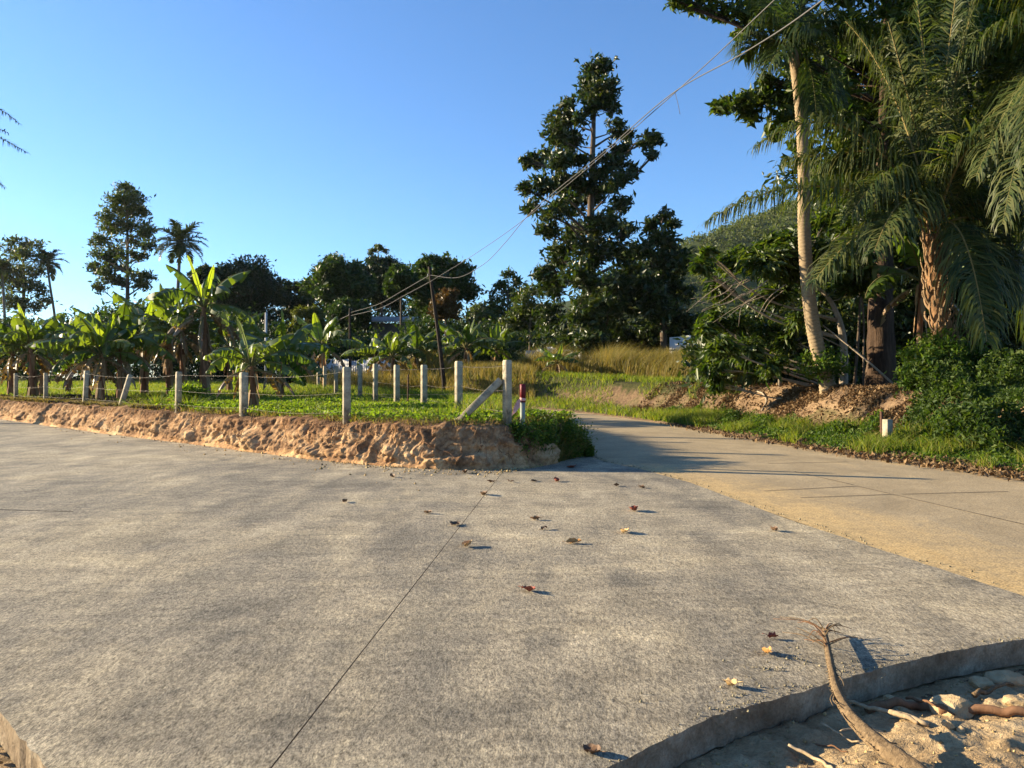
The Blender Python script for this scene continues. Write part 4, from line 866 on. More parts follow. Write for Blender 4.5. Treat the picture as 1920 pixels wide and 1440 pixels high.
def banana(label, x, d, ytop, L, seed, nl=(1, 3, 4, 2, 2), r=.11, stems=()):
    rng = np.random.default_rng(seed); base = ground_pt(x, d); t = thing('banana_plant', label, 'banana plant', base, 'banana plants')
    for sx, sd, sy, sl in ((x, d, ytop, L),)+tuple(stems):
        b0 = ground_pt(sx, sd)-base; tp = px(sx, sy, sd); h = max(.35, tp[2]-base[2]); top = np.array([b0[0]+rng.normal()*.05*h, b0[1], h]); rs = r*sl/L
        P = catmull([b0-[0,0,.15], b0*.5+top*.5+rng.normal(size=3)*.03, top], 8); mb = MB(); mb.add(*tube(P, np.linspace(rs*1.15, rs*.55, len(P)), 9, lump=.15, seed=seed))
        for q in range(14):                                  # dry sheath strips clinging to the stem
            k = int(rng.integers(2, len(P)-1)); az = rng.random()*6.28; o_ = np.array([math.cos(az), math.sin(az), 0])*rs*1.0; l_ = rng.uniform(.25, .55)*min(h, 2)
            a_ = P[k]+o_; m1 = a_+o_*.5-[0,0,l_*.5]; e_ = a_+o_*.9-[0,0,l_]; sd_ = np.array([-math.sin(az), math.cos(az), 0])*rs*.55
            mb.add(np.array([a_-sd_, a_+sd_, m1-sd_, m1+sd_, e_-sd_*.3, e_+sd_*.3]), np.array([[0,1,3,2],[2,3,5,4]]), m=1)
        obj('stem', mb.mesh('stem', [M['banana_stem'], M['dry_sheath']], smooth=True), t)
        az = rng.random()*6.28
        for kind, n in zip(('up', 'high', 'mid', 'low', 'dead'), (nl[0], nl[1], nl[2], nl[3], nl[4]+2)):
            for q in range(n):
                az += 2.399+rng.normal()*.2; s_ = 1.22*sl*{'up': .75, 'high': .95, 'mid': 1.05, 'low': .95, 'dead': .8}[kind]*rng.uniform(.85, 1.12)
                obj('leaf', BL[kind][int(rng.integers(len(BL[kind])))], t, top+[math.cos(az)*rs*.3, math.sin(az)*rs*.3, -.05-(.15*h*rng.random() if kind == 'dead' else .05*rng.random())], (rng.normal()*.12, rng.normal()*.10, az), (s_, s_*rng.uniform(.85, 1.15), s_))
    return t
banana('tall banana plant with brown ragged stem and many hanging dead leaves', 387, 31, 572, 2.2, 51, (2, 3, 4, 3, 8), .15, ((350, 32.5, 618, 1.9), (318, 33.5, 606, 2.0)))
banana('banana clump at the left edge behind the first fence posts', 62, 32, 650, 1.9, 52, (1, 4, 5, 3, 3), .13, ((20, 33, 660, 1.8), (80, 33.5, 655, 1.6)))
banana('dense low banana clump behind the leaning fence post', 190, 28.5, 662, 1.8, 53, (2, 4, 6, 3, 4), .12, ((225, 29.5, 650, 1.8), (165, 30, 668, 1.6)))
banana('small banana plant with a glowing yellow-green upright leaf behind the pale fence post', 476, 19.6, 680, 1.35, 54, (1, 2, 5, 3, 3), .09)
banana('banana plant with a straight upright young leaf right of the small banana', 528, 30, 668, 1.9, 55, (1, 3, 5, 3, 1), .11)
banana('banana plant between the left clump and the dense low clump', 128, 36, 650, 1.7, 56, (1, 3, 4, 2, 2), .11)
banana('shaded banana plant just left of the tall ragged banana', 268, 34, 628, 2.0, 57, (1, 3, 5, 3, 3), .12)
banana('shaded banana plant between the tall ragged banana and the small banana', 432, 37, 640, 1.9, 58, (0, 3, 5, 3, 2), .12)
banana('banana plant with big arching leaves at the left end of the white sheet fence', 608, 45, 650, 2.4, 59, (1, 3, 5, 2, 1), .12)
banana('sunlit banana plant in front of the middle of the white sheet fence', 706, 52, 668, 1.9, 60, (1, 4, 6, 3, 2), .11)
banana('sunlit banana plant with upright leaf beside the house roof', 738, 50, 668, 1.9, 61, (2, 4, 5, 3, 1), .11)
banana('bushy sunlit banana plant left of the leaning utility pole', 782, 53, 662, 2.1, 62, (1, 4, 6, 3, 1), .11, ((805, 54, 665, 1.8),))
banana('banana plant with arching leaves right of the leaning utility pole', 872, 50, 650, 2.3, 63, (1, 4, 6, 2, 1), .12)
banana('banana plant with a bright dry stalk left of the tallest tree', 932, 53, 655, 2.0, 64, (2, 3, 5, 2, 1), .11)
banana('lone young banana plant on the grassy slope beyond the road', 1046, 43, 678, 1.15, 65, (1, 3, 4, 1, 2), .09)
banana('banana plant with a broad shaded leaf between big trunk and oil palm', 1722, 21.5, 520, 1.75, 66, (0, 2, 2, 2, 0), .10)

# ------------------------------------------------------------------ right-hand trees
b = ground_pt(1652, 24.5)
T8 = [(1480,110,30),(1500,200,30),(1450,250,16),(1540,330,26),(1500,280,18),(1262,0,14),(1290,2,18),(1322,8,20),(1352,20,20),(1400,20,28),(1450,40,28),(1388,62,16),(1440,92,18),(1345,202,16),(1368,196,17),(1392,190,20),(1422,185,26),(1460,178,28),(1412,217,16),(1470,218,24),(1440,150,18),(1520,150,34),(1560,180,40),(1600,100,48),(1650,60,55),(1700,120,58),(1750,60,58),(1800,100,58),(1850,60,58),(1900,120,58),(1580,260,38),(1640,220,52),(1700,260,52),(1760,220,58),(1830,250,58),(1890,280,50),(1600,330,38),(1660,350,42),(1720,360,42),(1820,380,50),(1880,420,50),(1640,430,38),(1620,480,30),(1690,440,34),(1960,200,60),(1980,350,60),(1330,-40,40),(1420,-60,60),(1520,-40,60),(1600,-60,70),(1700,-60,80),(1800,-60,80),(1900,-60,80),(1450,-160,70),(1560,-170,80),(1680,-190,90),(1800,-180,90),(1920,-150,90),(1500,60,30),(1610,-260,90),(1750,-290,90)]
rng = np.random.default_rng(88); cl = []
for x, y, r in T8:
    dp = .8 if x < 1480 else 3.2; dd = 25+rng.uniform(-.3, 1)*dp; cl.append((px(x, y, dd), r*dd/F*1.2))
build_tree('big_tree', 'huge tree with a dark furrowed trunk and spreading crown filling the upper right', 'tree', b, [b-[0,0,.5], px(1652, 600, 24.5), px(1655, 400, 25), px(1660, 200, 25.5), px(1670, -100, 26)], .48, cl, .29, 980, M['glossy_leaf'], M['dark_bark'], 'trees', seed=71, asp=.38, limb_r=.13, limb_p=.4)
rng = np.random.default_rng(99); cl = [(px(rng.uniform(1530, 2010), rng.uniform(-160, 420), 0*1+(dd := rng.uniform(28, 31.5))), rng.uniform(1.1, 1.7)) for _ in range(64)]
b3 = ground_pt(1815, 29)
build_tree('big_tree', 'second large dark tree standing close behind the oil palm', 'tree', b3, [b3-[0,0,.5], px(1810, 500, 29), px(1800, 250, 29.5), px(1790, 0, 30)], .3, cl, .34, 420, M['dark_leaf'], M['dark_bark'], 'trees', seed=73, asp=.38, limb_r=.12, limb_p=.5)
T9 = [(1315,502,18),(1325,480,14),(1405,478,18),(1440,458,20),(1482,462,24),(1380,500,30),(1430,490,34),(1480,500,32),(1350,540,22),(1462,560,30),(1340,600,22),(1322,620,16),(1380,615,24),(1440,620,28),(1480,640,28),(1350,655,24),(1332,690,22),(1346,715,18),(1400,660,28),(1450,690,22),(1500,600,22),(1540,560,24),(1560,480,32),(1600,470,28),(1620,520,28),(1592,545,20),(1540,420,30),(1600,420,28),(1420,700,16)]
b2 = ground_pt(1582, 23.5); cl = px_clumps(T9, 23.6, 1.3, 44, 1.2)
build_tree('shrubby_tree', 'shrubby tree with drooping glossy leaves and bare pale twigs left of the slender palm', 'tree', b2, [b2-[0,0,.4], px(1578, 620, 23.5), px(1570, 590, 23.5), px(1540, 545, 23.6), px(1480, 525, 23.6)], .13, cl, .26, 480, M['glossy_leaf'], M['pale_branch'], 'trees', seed=72, asp=.32, limb_r=.14, droop=.7, aw=.6)
rr = random.Random(31); nrg = np.random.default_rng(32)
# bare twigs hanging in the shrubby tree
t_ = thing('dead_branch', 'tangle of bare grey twigs hanging from the shrubby tree', 'branch', px(1400, 560, 22.6))
for k in range(16):
    a_ = px(rr.uniform(1370, 1480), rr.uniform(515, 560), 22.6+rr.uniform(-.6, .6)); e_ = a_+np.array([-rr.uniform(.5, 1.6), rr.uniform(-.4, .4), -rr.uniform(.1, 1.0)])
    P = catmull([a_, (a_+e_)/2+nrg.normal(size=3)*.12, e_], 6)-px(1400, 560, 22.6); V, Q, T = tube(P, np.linspace(.016, .005, len(P)), 5)
    obj('twig', mesh('twig', V, Q, T, mat=M['pale_branch'], smooth=True), t_)
# thin trunks beside the big trunk
for k, (xb, xt, yt, d, r, lab) in enumerate([(1600, 1612, 430, 24.0, .05, 'thin bare sapling trunk just left of the big dark trunk'), (1618, 1606, 470, 23.0, .035, 'thinnest leaning sapling stem left of the big dark trunk'), (1626, 1640, 420, 24.6, .11, 'grey trunk close against the left side of the big dark trunk')]):
    b_ = ground_pt(xb, d); t = thing('sapling', lab, 'sapling', b_, 'saplings'); P = catmull([b_-[0,0,.2], px((xb+xt)/2+6, 580, d), px(xt, yt, d)], 8)
    obj('trunk', mesh('trunk', *[(q-b_ if i == 0 else q) for i, q in enumerate(tube(P, np.linspace(r, r*.5, len(P)), 7))], mat=M['bark'], smooth=True), t)
    p, ax = clump_points(px(xt, yt-10, d), .7, 260, nrg); V, T = leafgeo(p, .2, .4, nrg, ax, .4); obj('crown', mesh('crown', V-b_, tris=T, mat=M['glossy_leaf']), t)
# fallen pale pole and branches
a_, e_ = px(1540, 608, 22.6), px(1685, 707, 21.5); e_[2] = gz1(e_[0], e_[1])+.03; P = catmull([a_, (a_+e_)/2+[0,0,.05], e_], 6)
o = obj('fallen_pole', mesh('fallen_pole', *tube(P, np.linspace(.022, .035, len(P)), 7), mat=M['pale_branch'], smooth=True)); tag(o, 'long pale fallen pole slanting down to the bank right of the slender palm', 'pole')
for pts, r, lab in [([(1418,735),(1432,742),(1437,755),(1428,772)], .035, 'pale crooked driftwood branch standing on the littered bank'), ([(1362,700),(1390,702),(1404,712),(1398,722)], .022, 'pale curved dead branch lying left end of the bank top'), ([(1428,700),(1450,706),(1470,704),(1494,702)], .028, 'grey dead log lying along the bank top under the shrubby tree'), ([(1395,716),(1400,724),(1412,730)], .016, 'short pale stick lying on the bank litter')]:
    pp = [];
    for x, y in pts:
        d = 20.0
        for q in range(30):
            g = px(x, y, d); 
            if g[2] > gz1(g[0], g[1])+.05: d += .25
            else: break
        pp.append(px(x, y, d)+[0,0,.03])
    P = catmull(pp, 5); o = obj('dead_branch', mesh('dead_branch', *tube(P, np.linspace(r, r*.6, len(P)), 7), mat=M['pale_branch'], smooth=True)); tag(o, lab, 'branch', 'dead branches on the bank')

# ------------------------------------------------------------------ thickets that read as one mass
def thicket(name, label, specs, leaf, mat, seed, n_per=90, asp=.42):
    rng = np.random.default_rng(seed); Vs, Ts, n0 = [], [], 0
    for c, r in specs(rng):
        p, ax = clump_points(c, r, n_per, rng, 6, .85); V, T = leafgeo(p, leaf, asp, rng, ax, .4); Vs.append(V); Ts.append(T+n0); n0 += len(V)
    return stuff(obj(name, mesh(name, np.vstack(Vs), tris=np.vstack(Ts), mat=mat)), label, 'thicket')
def spec(xr, prof, d0, d1, n, r0, r1, ybot=700):
    def f(rng):
        for k in range(n):
            x = rng.uniform(*xr); top = np.interp(x, [q[0] for q in prof], [q[1] for q in prof]); d = rng.uniform(d0, d1); r = rng.uniform(r0, r1)
            y = top+r*F/d*.8+(ybot-top)*rng.random()**1.3; yield px(x, min(y, ybot), d), r
    return f
thicket('thicket', 'dark bushy thicket behind the banana plants on the left', spec((-80, 600), [(-80,560),(0,585),(100,592),(140,582),(200,565),(280,560),(330,570),(420,575),(560,600),(600,620)], 56, 80, 260, 1.0, 2.0), .45, M['deep_leaf'], 81, 110)
thicket('thicket', 'sunlit shrubs at the foot of the slim tall tree', spec((120, 300), [(120,600),(190,566),(240,560),(300,580)], 50, 56, 40, .8, 1.5, 660), .36, M['mango_leaf'], 82, 130)
thicket('thicket', 'shrubs and low growth around the house and white sheet fence', spec((540, 1020), [(540,620),(620,600),(690,618),(745,612),(770,590),(860,590),(920,590),(1020,600)], 66, 74, 260, .9, 1.7), .38, M['mango_leaf'], 83, 110)
thicket('thicket', 'dark mass of trees behind the house and round trees', spec((300, 985), [(300,560),(470,545),(540,568),(700,545),(860,560),(900,575),(985,575)], 98, 112, 240, 1.8, 3.0), .6, M['deep_leaf'], 88, 110)
thicket('thicket', 'dark undergrowth below the tallest tree beyond the dry grass', spec((1000, 1340), [(1000,600),(1340,590)], 51, 58, 110, .8, 1.5), .36, M['dark_leaf'], 84, 120)
thicket('thicket', 'shadowy undergrowth filling behind the right-hand trees', spec((1330, 2150), [(1330,610),(1420,560),(1500,500),(1560,430),(1700,330),(2150,250)], 27, 35, 560, .8, 1.5, 710), .30, M['dark_leaf'], 85, 140)
thicket('thicket', 'leafy shrubs round the foot of the oil palm', spec((1700, 1830), [(1700,650),(1760,600),(1830,640)], 18.0, 19.4, 30, .28, .5, 715), .13, M['verge_leaf'], 86, 170)
thicket('thicket', 'green shrub growing round the lower trunk of the slender palm', spec((1500, 1575), [(1500,655),(1540,640),(1575,660)], 21.2, 22.2, 9, .25, .45, 690), .13, M['verge_leaf'], 87, 150)

# ------------------------------------------------------------------ ground cover
rng = np.random.default_rng(201)
def scatter(n, x0, x1, y0, y1, keep):
    out = []; got = 0
    for _ in range(40):
        x = rng.uniform(x0, x1, n*2); y = rng.uniform(y0, y1, n*2); k = keep(x, y); out.append(np.stack([x[k], y[k]], -1)); got += k.sum()
        if got >= n: break
    return np.vstack(out)[:n]
def on_ground(P, lift=0.0): return np.concatenate([P, (ground_z(P[:, 0], P[:, 1])+lift)[:, None]], -1)
def view(x, y, m=40): return (np.abs(x/np.maximum(y, .1)*F) < 960+m)
def plot_keep(a, b):
    def f(x, y):
        d, _ = seg_dist(x, y, BANK); return in_poly(x, y, PLOT) & (d > a) & (d < b) & view(x, y)
    return f
def litter_zone(x, y): return sstep(-8.0, -9.5, x+.6*noise(x, y, 0, 3))*sstep(-22, -17, x)
# leafy weeds on the plot behind the bank
P = scatter(46000, -10, 1.2, 13, 27, lambda x, y: plot_keep(.45, 12)(x, y) & (rng.random(x.shape) > litter_zone(x, y)*.9) & (rng.random(x.shape) < .35+.65*(noise(x*1.3, y*1.3, 0, 61) > -.25)))
Pz = on_ground(P); dF_ = seg_dist(P[:, 0], P[:, 1], BANK)[0]; Pz[:, 2] = np.maximum(Pz[:, 2], np.where(dF_ < 1.2, .735, -1)); hgt = .10+.12*(noise(P[:, 0]*1.1, P[:, 1]*1.1, 0, 62)*.5+.5)
Pz[:, 2] += hgt*rng.random(len(P))**.8
V, T = leafgeo(Pz, .075, .55, rng, up=.6); stuff(obj('weeds', mesh('weeds', V, tris=T, mat=M['weed_leaf'])), 'bright leafy weeds covering the plot behind the cut bank', 'weeds')
# grass on the rest of the plot
P = scatter(52000, -34, 0.5, 15, 52, lambda x, y: plot_keep(1.2, 40)(x, y) & (rng.random(x.shape) > litter_zone(x, y)*sstep(6, 2.5, seg_dist(x, y, BANK)[0])*.95) & (rng.random(x.shape) < np.clip(26/y, .25, 1)))
V, T = blades(on_ground(P), .16, .010, rng, .8); stuff(obj('grass', mesh('grass', V, tris=T, mat=M['grass_blade'])), 'short bright grass under the banana plants', 'grass')
# dark leaf litter along the left part of the bank top
P = scatter(16000, -22, -5.5, 15, 34, lambda x, y: plot_keep(.42, 3.6)(x, y) & (rng.random(x.shape) < litter_zone(x, y)+.12))
Pz = on_ground(P, .03); Pz[:, 2] = np.maximum(Pz[:, 2], .735)+.03*rng.random(len(P)); V, T = leafgeo(Pz, .12, .5, rng, up=1.2); stuff(obj('leaf_litter', mesh('leaf_litter', V, tris=T, mat=M['dark_litter'])), 'dark dry leaf litter along the left part of the bank top', 'leaf litter')
# ragged grass fringe along the edge of the cut
P = scatter(5200, -26, 1, 12.8, 36, lambda x, y: plot_keep(.42, .85)(x, y)); Pz = on_ground(P); Pz[:, 2] = np.maximum(Pz[:, 2], .70)
V, T = blades(Pz, .14, .006, rng, 1.3); stuff(obj('edge_grass', mesh('edge_grass', V, tris=T, mat=M['dry_grass'])), 'ragged dry grass fringe along the lip of the cut bank', 'grass')
P = scatter(1500, -24, 1, 12.8, 34, lambda x, y: plot_keep(.25, .50)(x, y)); Pz = np.concatenate([P, np.full((len(P), 1), .70)], 1); nd = np.array([-.45, -.7, 0])
V, T = blades(Pz*[1, 1, -1], .32, .004, rng, .5, nd*.55); V[:, 2] *= -1; stuff(obj('root_fringe', mesh('root_fringe', V, tris=T, mat=M['litter'])), 'fine roots and dead grass hanging down the cut face', 'roots')
# green verge on the right of the road
def verge_keep(a, b):
    def f(x, y): s = right_s(x, y); return (s > a) & (s < b) & view(x, y)
    return f
P = scatter(42000, 3, 14, 7, 30, lambda x, y: verge_keep(.35, 3.2)(x, y) & (right_s(x, y) < 2.0+.45*noise(x, y, 0, 64)+1.2*(x/y < .15)) & (rng.random(x.shape) < sstep(.2, 1.1, right_s(x, y)+.35*noise(x*2, y*2, 0, 66))))
Pz = on_ground(P); s = right_s(P[:, 0], P[:, 1]); Pz[:, 2] += (.03+.40*sstep(.5, 1.8, s)*np.clip(.35+.75*fbm(P[:, 0]*1.7, P[:, 1]*1.7, 0, 67, 3), 0, 1))*rng.random(len(P))+.01
V, T = leafgeo(Pz, .08, .40, rng, up=.35, jitter=.6); stuff(obj('verge_plants', mesh('verge_plants', V, tris=T, mat=M['verge_leaf'])), 'low green creeping plants along the right verge', 'ground cover')
P = scatter(9000, 3, 14, 7, 30, lambda x, y: verge_keep(.3, 2.1)(x, y) & (noise(x*1.1, y*1.1, 0, 65) > .1)); V, T = blades(on_ground(P), .28, .007, rng, .9); stuff(obj('verge_grass', mesh('verge_grass', V, tris=T, mat=M['grass_blade'])), 'grass blades mixed into the right verge plants', 'grass')
# creeper heaped over the near right bank
def creep(x, y): return np.clip(sstep(.505, .545, (x/np.maximum(y, .1)-.02*noise(x*2, y*2, 0, 69))), 0, 1)
P = scatter(46000, 6, 17, 8, 22, lambda x, y: verge_keep(1.3, 6.5)(x, y) & (rng.random(x.shape) < creep(x, y)) & (x/y > .48) & (rng.random(x.shape) < .15+.85*(noise(x*1.4, y*1.4, 0, 68) > -.45)))
Pz = on_ground(P); Pz[:, 2] += .02+(.10+.75*np.clip(fbm(P[:, 0]*1.3, P[:, 1]*1.3, 0, 70, 3)+.25, 0, 1))*rng.random(len(P))**.6
V, T = leafgeo(Pz, .10, .42, rng, up=.3, jitter=.6); stuff(obj('creeper', mesh('creeper', V, tris=T, mat=M['vine_leaf'])), 'dense dark creeper heaped over the bank at the right edge', 'ground cover')
# leaf litter on the bank and along the road edge
P = scatter(26000, 3, 14, 14, 34, lambda x, y: verge_keep(1.7, 6.0)(x, y) & (rng.random(x.shape) < .15+.85*(noise(x*1.1, y*1.1, 0, 71) > -.05)) & (x/y < .52) & (x/y > .14))
V, T = leafgeo(on_ground(P, .02)+[0,0,1]*(.05*rng.random((len(P), 1))), .11, .5, rng, up=1.4); stuff(obj('leaf_litter', mesh('leaf_litter', V, tris=T, mat=M['litter'])), 'brown fallen leaves strewn over the right bank', 'leaf litter')
P = scatter(2400, 4, 12, 6, 26, lambda x, y: verge_keep(-.45, .75)(x, y) & (rng.random(x.shape) < .2+.8*sstep(18, 11, y)) & (rng.random(x.shape) < sstep(-.5, .25, right_s(x, y))))
Pz = np.concatenate([P, np.maximum(ground_z(P[:, 0], P[:, 1]), road_z(P[:, 1]))[:, None]+.015+.03*rng.random((len(P), 1))], -1)
V, T = leafgeo(Pz, .11, .48, rng, up=1.4); stuff(obj('leaf_litter', mesh('leaf_litter', V, tris=T, mat=M['litter'])), 'dry curled leaves gathered along the right road edge', 'leaf litter')
# grass on the far slope and tall dry grass
P = scatter(34000, -16, 12, 24, 56, lambda x, y: verge_keep(.25, 26)(x, y) & (x/y < .24) & ((x/y < .13) | (right_s(x, y) > 4.2) | (right_s(x, y) < 1.6) | (noise(x*.8, y*.8, 0, 63) > .25)))
s = right_s(P[:, 0], P[:, 1]); V, T = blades(on_ground(P), .24, .014, rng, .8); stuff(obj('slope_grass', mesh('slope_grass', V, tris=T, mat=M['grass_blade'])), 'mixed green and straw grass on the slope beyond the road', 'grass')
P = scatter(26000, -10, 14, 37, 47.5, lambda x, y: verge_keep(6.0, 30)(x, y) & (x/y > -.01+.02*noise(y, x, 0, 5)) & (x/y < .26) & (rng.random(x.shape) < .3+.7*(noise(x*.9, y*.9, 0, 73) > -.3)))
hh_ = 1.05+.5*noise(P[:, 0]*.5, P[:, 1]*.5, 0, 74); V, T = blades(on_ground(P), hh_, .012, rng, .35, (.22, -.05, 0), .5); stuff(obj('tall_grass', mesh('tall_grass', V, tris=T, mat=M['dry_grass'])), 'tall golden dry grass beyond the bend of the road', 'grass')
P = scatter(9000, -12, 6, 38, 52, lambda x, y: verge_keep(1.5, 14)(x, y) & (x/y < .03)); V, T = blades(on_ground(P), .6, .014, rng, .5); stuff(obj('rough_grass', mesh('rough_grass', V, tris=T, mat=M['dry_grass'])), 'rough straw-coloured grass round the foot of the leaning pole', 'grass')
P = scatter(8000, -19, -4, 47, 58, lambda x, y: (x/y > -.262) & (x/y < -.09)); V, T = blades(on_ground(P), 1.15, .016, rng, .45); stuff(obj('rough_grass', mesh('rough_grass', V, tris=T, mat=M['dry_grass'])), 'tall rough grass in front of the left white sheet fence', 'grass')
P = scatter(14000, -12, 2, 15, 40, lambda x, y: in_poly(x, y, PLOT) & (seg_dist(x, y, RL)[0] < 2.6) & view(x, y)); V, T = blades(on_ground(P), .34, .010, rng, .7); stuff(obj('fence_grass', mesh('fence_grass', V, tris=T, mat=M['grass_blade'])), 'rough grass along the fence beside the road', 'grass')
# weedy bush at the corner of the bank
cl = [((985,820),.30,13.5),((1010,812),.34,14.0),((1040,808),.36,14.6),((1065,812),.36,15.0),((1085,822),.32,15.3),((1030,838),.30,14.3),((1060,838),.30,14.8),((1090,842),.22,15.2),((1000,838),.22,13.7),((965,815),.22,13.5),((1015,792),.25,14.8),((1050,792),.25,15.6),((1102,848),.14,15.1)]
Vs, Ts, n0 = [], [], 0
for (x, y), r, d in cl:
    p, ax = clump_points(px(x, y, d), r, 900, rng, 9, .8); p[:, 2] = np.maximum(p[:, 2], .03); V, T = leafgeo(p, .07, .42, rng, ax, .4); Vs.append(V); Ts.append(T+n0); n0 += len(V)
b = pz(1050, 856, 0); wb = thing('weed_bush', 'weedy bush spilling over the corner of the cut bank by the road', 'bush', (1.0, 14.6, 0)); obj('foliage', mesh('foliage', np.vstack(Vs)-[1.0, 14.6, 0], tris=np.vstack(Ts), mat=M['verge_leaf']), wb)
P = px(1050, 820, 14.7)[None, :2]+rng.normal(size=(2200, 2))*[.45, .6]; P = P[in_poly(P[:, 0], P[:, 1], PLOT)]; V, T = blades(on_ground(P), .5, .006, rng, .9); obj('stem', mesh('stem', V-[1.0, 14.6, 0], tris=T, mat=M['dry_grass']), wb)['kind'] = 'stuff'
# round weed clump at the foot of the tall banana
b = ground_pt(352, 24); p, ax = clump_points(b+[0,0,.35], .45, 1500, rng, 10, .8); V, T = leafgeo(p, .10, .5, rng, ax, .4); wb = thing('weed_bush', 'round leafy weed clump at the foot of the tall ragged banana', 'bush', b); obj('foliage', mesh('foliage', V-b, tris=T, mat=M['weed_leaf']), wb)
# grassy tufts on the litter
for x, d, lab in ((262, 21.9, 'yellow-green grass tuft on the dark litter right of the leaning post'), (296, 21.2, 'small green tuft on the dark litter near the fence post'), (355, 19.9, 'low green tuft on the bank top between two fence posts')):
    b = ground_pt(x, d); P = b[None]+np.concatenate([rng.normal(size=(160, 2))*.10, np.zeros((160, 1))], 1); V, T = blades(P, .42, .012, rng, 1.0)
    o = obj('grass_tuft', mesh('grass_tuft', V-b, tris=T, mat=M['grass_blade']), None, b); tag(o, lab, 'grass tuft', 'grass tufts')

# ------------------------------------------------------------------ forested hill
hx = np.linspace(-120, 520, 190); hy = np.linspace(300, 760, 120); X, Y = np.meshgrid(hx, hy)
def hill_z(X, Y):
    ridge = np.interp(X, [-120, -20, 30, 86, 140, 210, 330, 520], [0, 28, 46, 69, 90, 118, 150, 160])
    return ridge*sstep(290, 400, Y+.1*X)*(1-.35*sstep(420, 760, Y)) + 5*fbm(X*.012, Y*.012, 0, 90, 3) + 1.6*fbm(X*.09, Y*.09, 0, 91, 3) - 3
Z = hill_z(X, Y); ny, nx = X.shape; i = (np.arange(ny-1)[:, None]*nx + np.arange(nx-1)[None]).ravel()
structure(obj('hill', mesh('hill', np.stack([X, Y, Z], -1).reshape(-1, 3), np.stack([i, i+1, i+nx+1, i+nx], -1), mat=M['hill_leaf'], smooth=True)))
x = rng.uniform(40, 250, 5200); y = rng.uniform(330, 470, 5200); C0 = np.stack([x, y, hill_z(x, y)+1.5], -1); r_ = rng.uniform(1.6, 3.4, 5200)
P = (C0[:, None]+rng.normal(size=(5200, 12, 3))*r_[:, None, None]*[.5, .5, .45]).reshape(-1, 3); V, T = leafgeo(P, 1.4, .55, rng, up=.5)
stuff(obj('hill_forest', mesh('hill_forest', V, tris=T, mat=M['hill_leaf'])), 'sunlit forest covering the hillside behind the right-hand trees', 'forest')

# ------------------------------------------------------------------ things on the slab and in the foreground dirt
def leaf_curl(seed, L=.13):
    r = np.random.default_rng(seed); n, m_ = 9, 5; t = np.linspace(0, 1, n); w = .36*L*np.sin(np.pi*np.clip(t*.94+.03, 0, 1))**.8; curl = r.uniform(.7, 1.5); bend = r.uniform(.6, 1.4)
    u = np.linspace(-1, 1, m_); a = u[None]*curl; X_ = (t[:, None]-.5)*L+0*a; Y_ = w[:, None]*np.sin(a)/max(curl, .3); Zc = w[:, None]*(1-np.cos(a))/max(curl, .3)*1.2+L*.25*bend*(t[:, None]-.5)**2*4*.6+.006*r.normal(size=(n, m_))
    V = np.stack([X_, Y_, Zc-Zc.min()+.003], -1).reshape(-1, 3); i = (np.arange(n-1)[:, None]*m_+np.arange(m_-1)[None]).ravel()
    mb = MB(); mb.add(V, np.stack([i, i+1, i+m_+1, i+m_], -1)); mb.add(*tube([V[m_//2]+[-.035, 0, .006], V[m_//2]], .002, 4)); return mb
fl = {k: plain('fallen_leaf_'+k, *c, 30, .6) for k, c in {'tan': ((.42,.25,.10), (.62,.42,.20)), 'orange': ((.36,.17,.05), (.50,.27,.09)), 'red': ((.20,.05,.03), (.32,.10,.06)), 'brown': ((.10,.055,.03), (.20,.12,.07))}.items()}
LEAVES = [(1172,999,'tan',1.25,'pale tan curled leaf right of centre on the slab'),(1076,1019,'orange',1.1,'orange curled leaf left of the pale tan leaf on the slab'),(876,1025,'tan',1.15,'tan twisted leaf just right of the long joint'),(990,1110,'red',1.1,'reddish leaf lying alone in the middle of the slab'),(1189,958,'red',1.5,'long reddish brown leaf near the sandy road edge'),(908,928,'brown',1.4,'dark leaf lying across the far end of the joint'),(852,985,'brown',1.2,'dark flat leaf left of the joint'),(802,963,'brown',.9,'small dark leaf farthest left of the joint'),(1004,975,'brown',.9,'dark crumpled leaf beyond the orange leaf'),(1020,993,'brown',.7,'tiny dark leaf beside the dark crumpled leaf'),(1043,903,'red',1.3,'dark red leaf near the bank corner'),(1072,877,'red',1.5,'red-brown leaf at the slab tip below the weedy bush'),(1156,912,'brown',.8,'small dark leaf near the slab tip'),(1203,915,'brown',.9,'small dark leaf nearest the shadow on the road'),(646,942,'brown',.9,'small dark leaf on the far left part of the slab'),(1452,996,'brown',.9,'dark leaf near the sandy road edge on the right'),(1448,1198,'red',.55,'small red leaf left of the stalk tip'),(1437,1226,'orange',.75,'rusty curled leaf left of the palm stalk'),(1371,1288,'tan',.7,'tan leaf nearest the front slab edge'),(1110,1412,'brown',.7,'dark leaf at the bottom of the photo on the slab'),(736,895,'brown',1.2,'dark leaf just below the bank left of the corner post'),(872,888,'brown',1.4,'dark leaf at the foot of the bank below the brace'),(1001,903,'brown',.9,'flat brown leaf between joint and dark red leaf'),(958,904,'brown',.8,'little brown leaf at the top of the joint'),(1050,861,'brown',1.2,'brown leaf under the edge of the weedy bush'),(920,905,'brown',.9,'little dark leaf between bank and joint leaf')]
for k, (x, y, c, sc_, lab) in enumerate(LEAVES):
    p = pz(x, y, .0); mb = leaf_curl(300+k, .125*sc_); o = obj('fallen_leaf', mb.mesh('fallen_leaf', fl[c], smooth=True), None, p+[0,0,.001], (rr.uniform(-.2, .2), rr.uniform(-.15, .15), rr.uniform(0, 6.28))); tag(o, lab, 'leaf', 'fallen leaves on the slab')
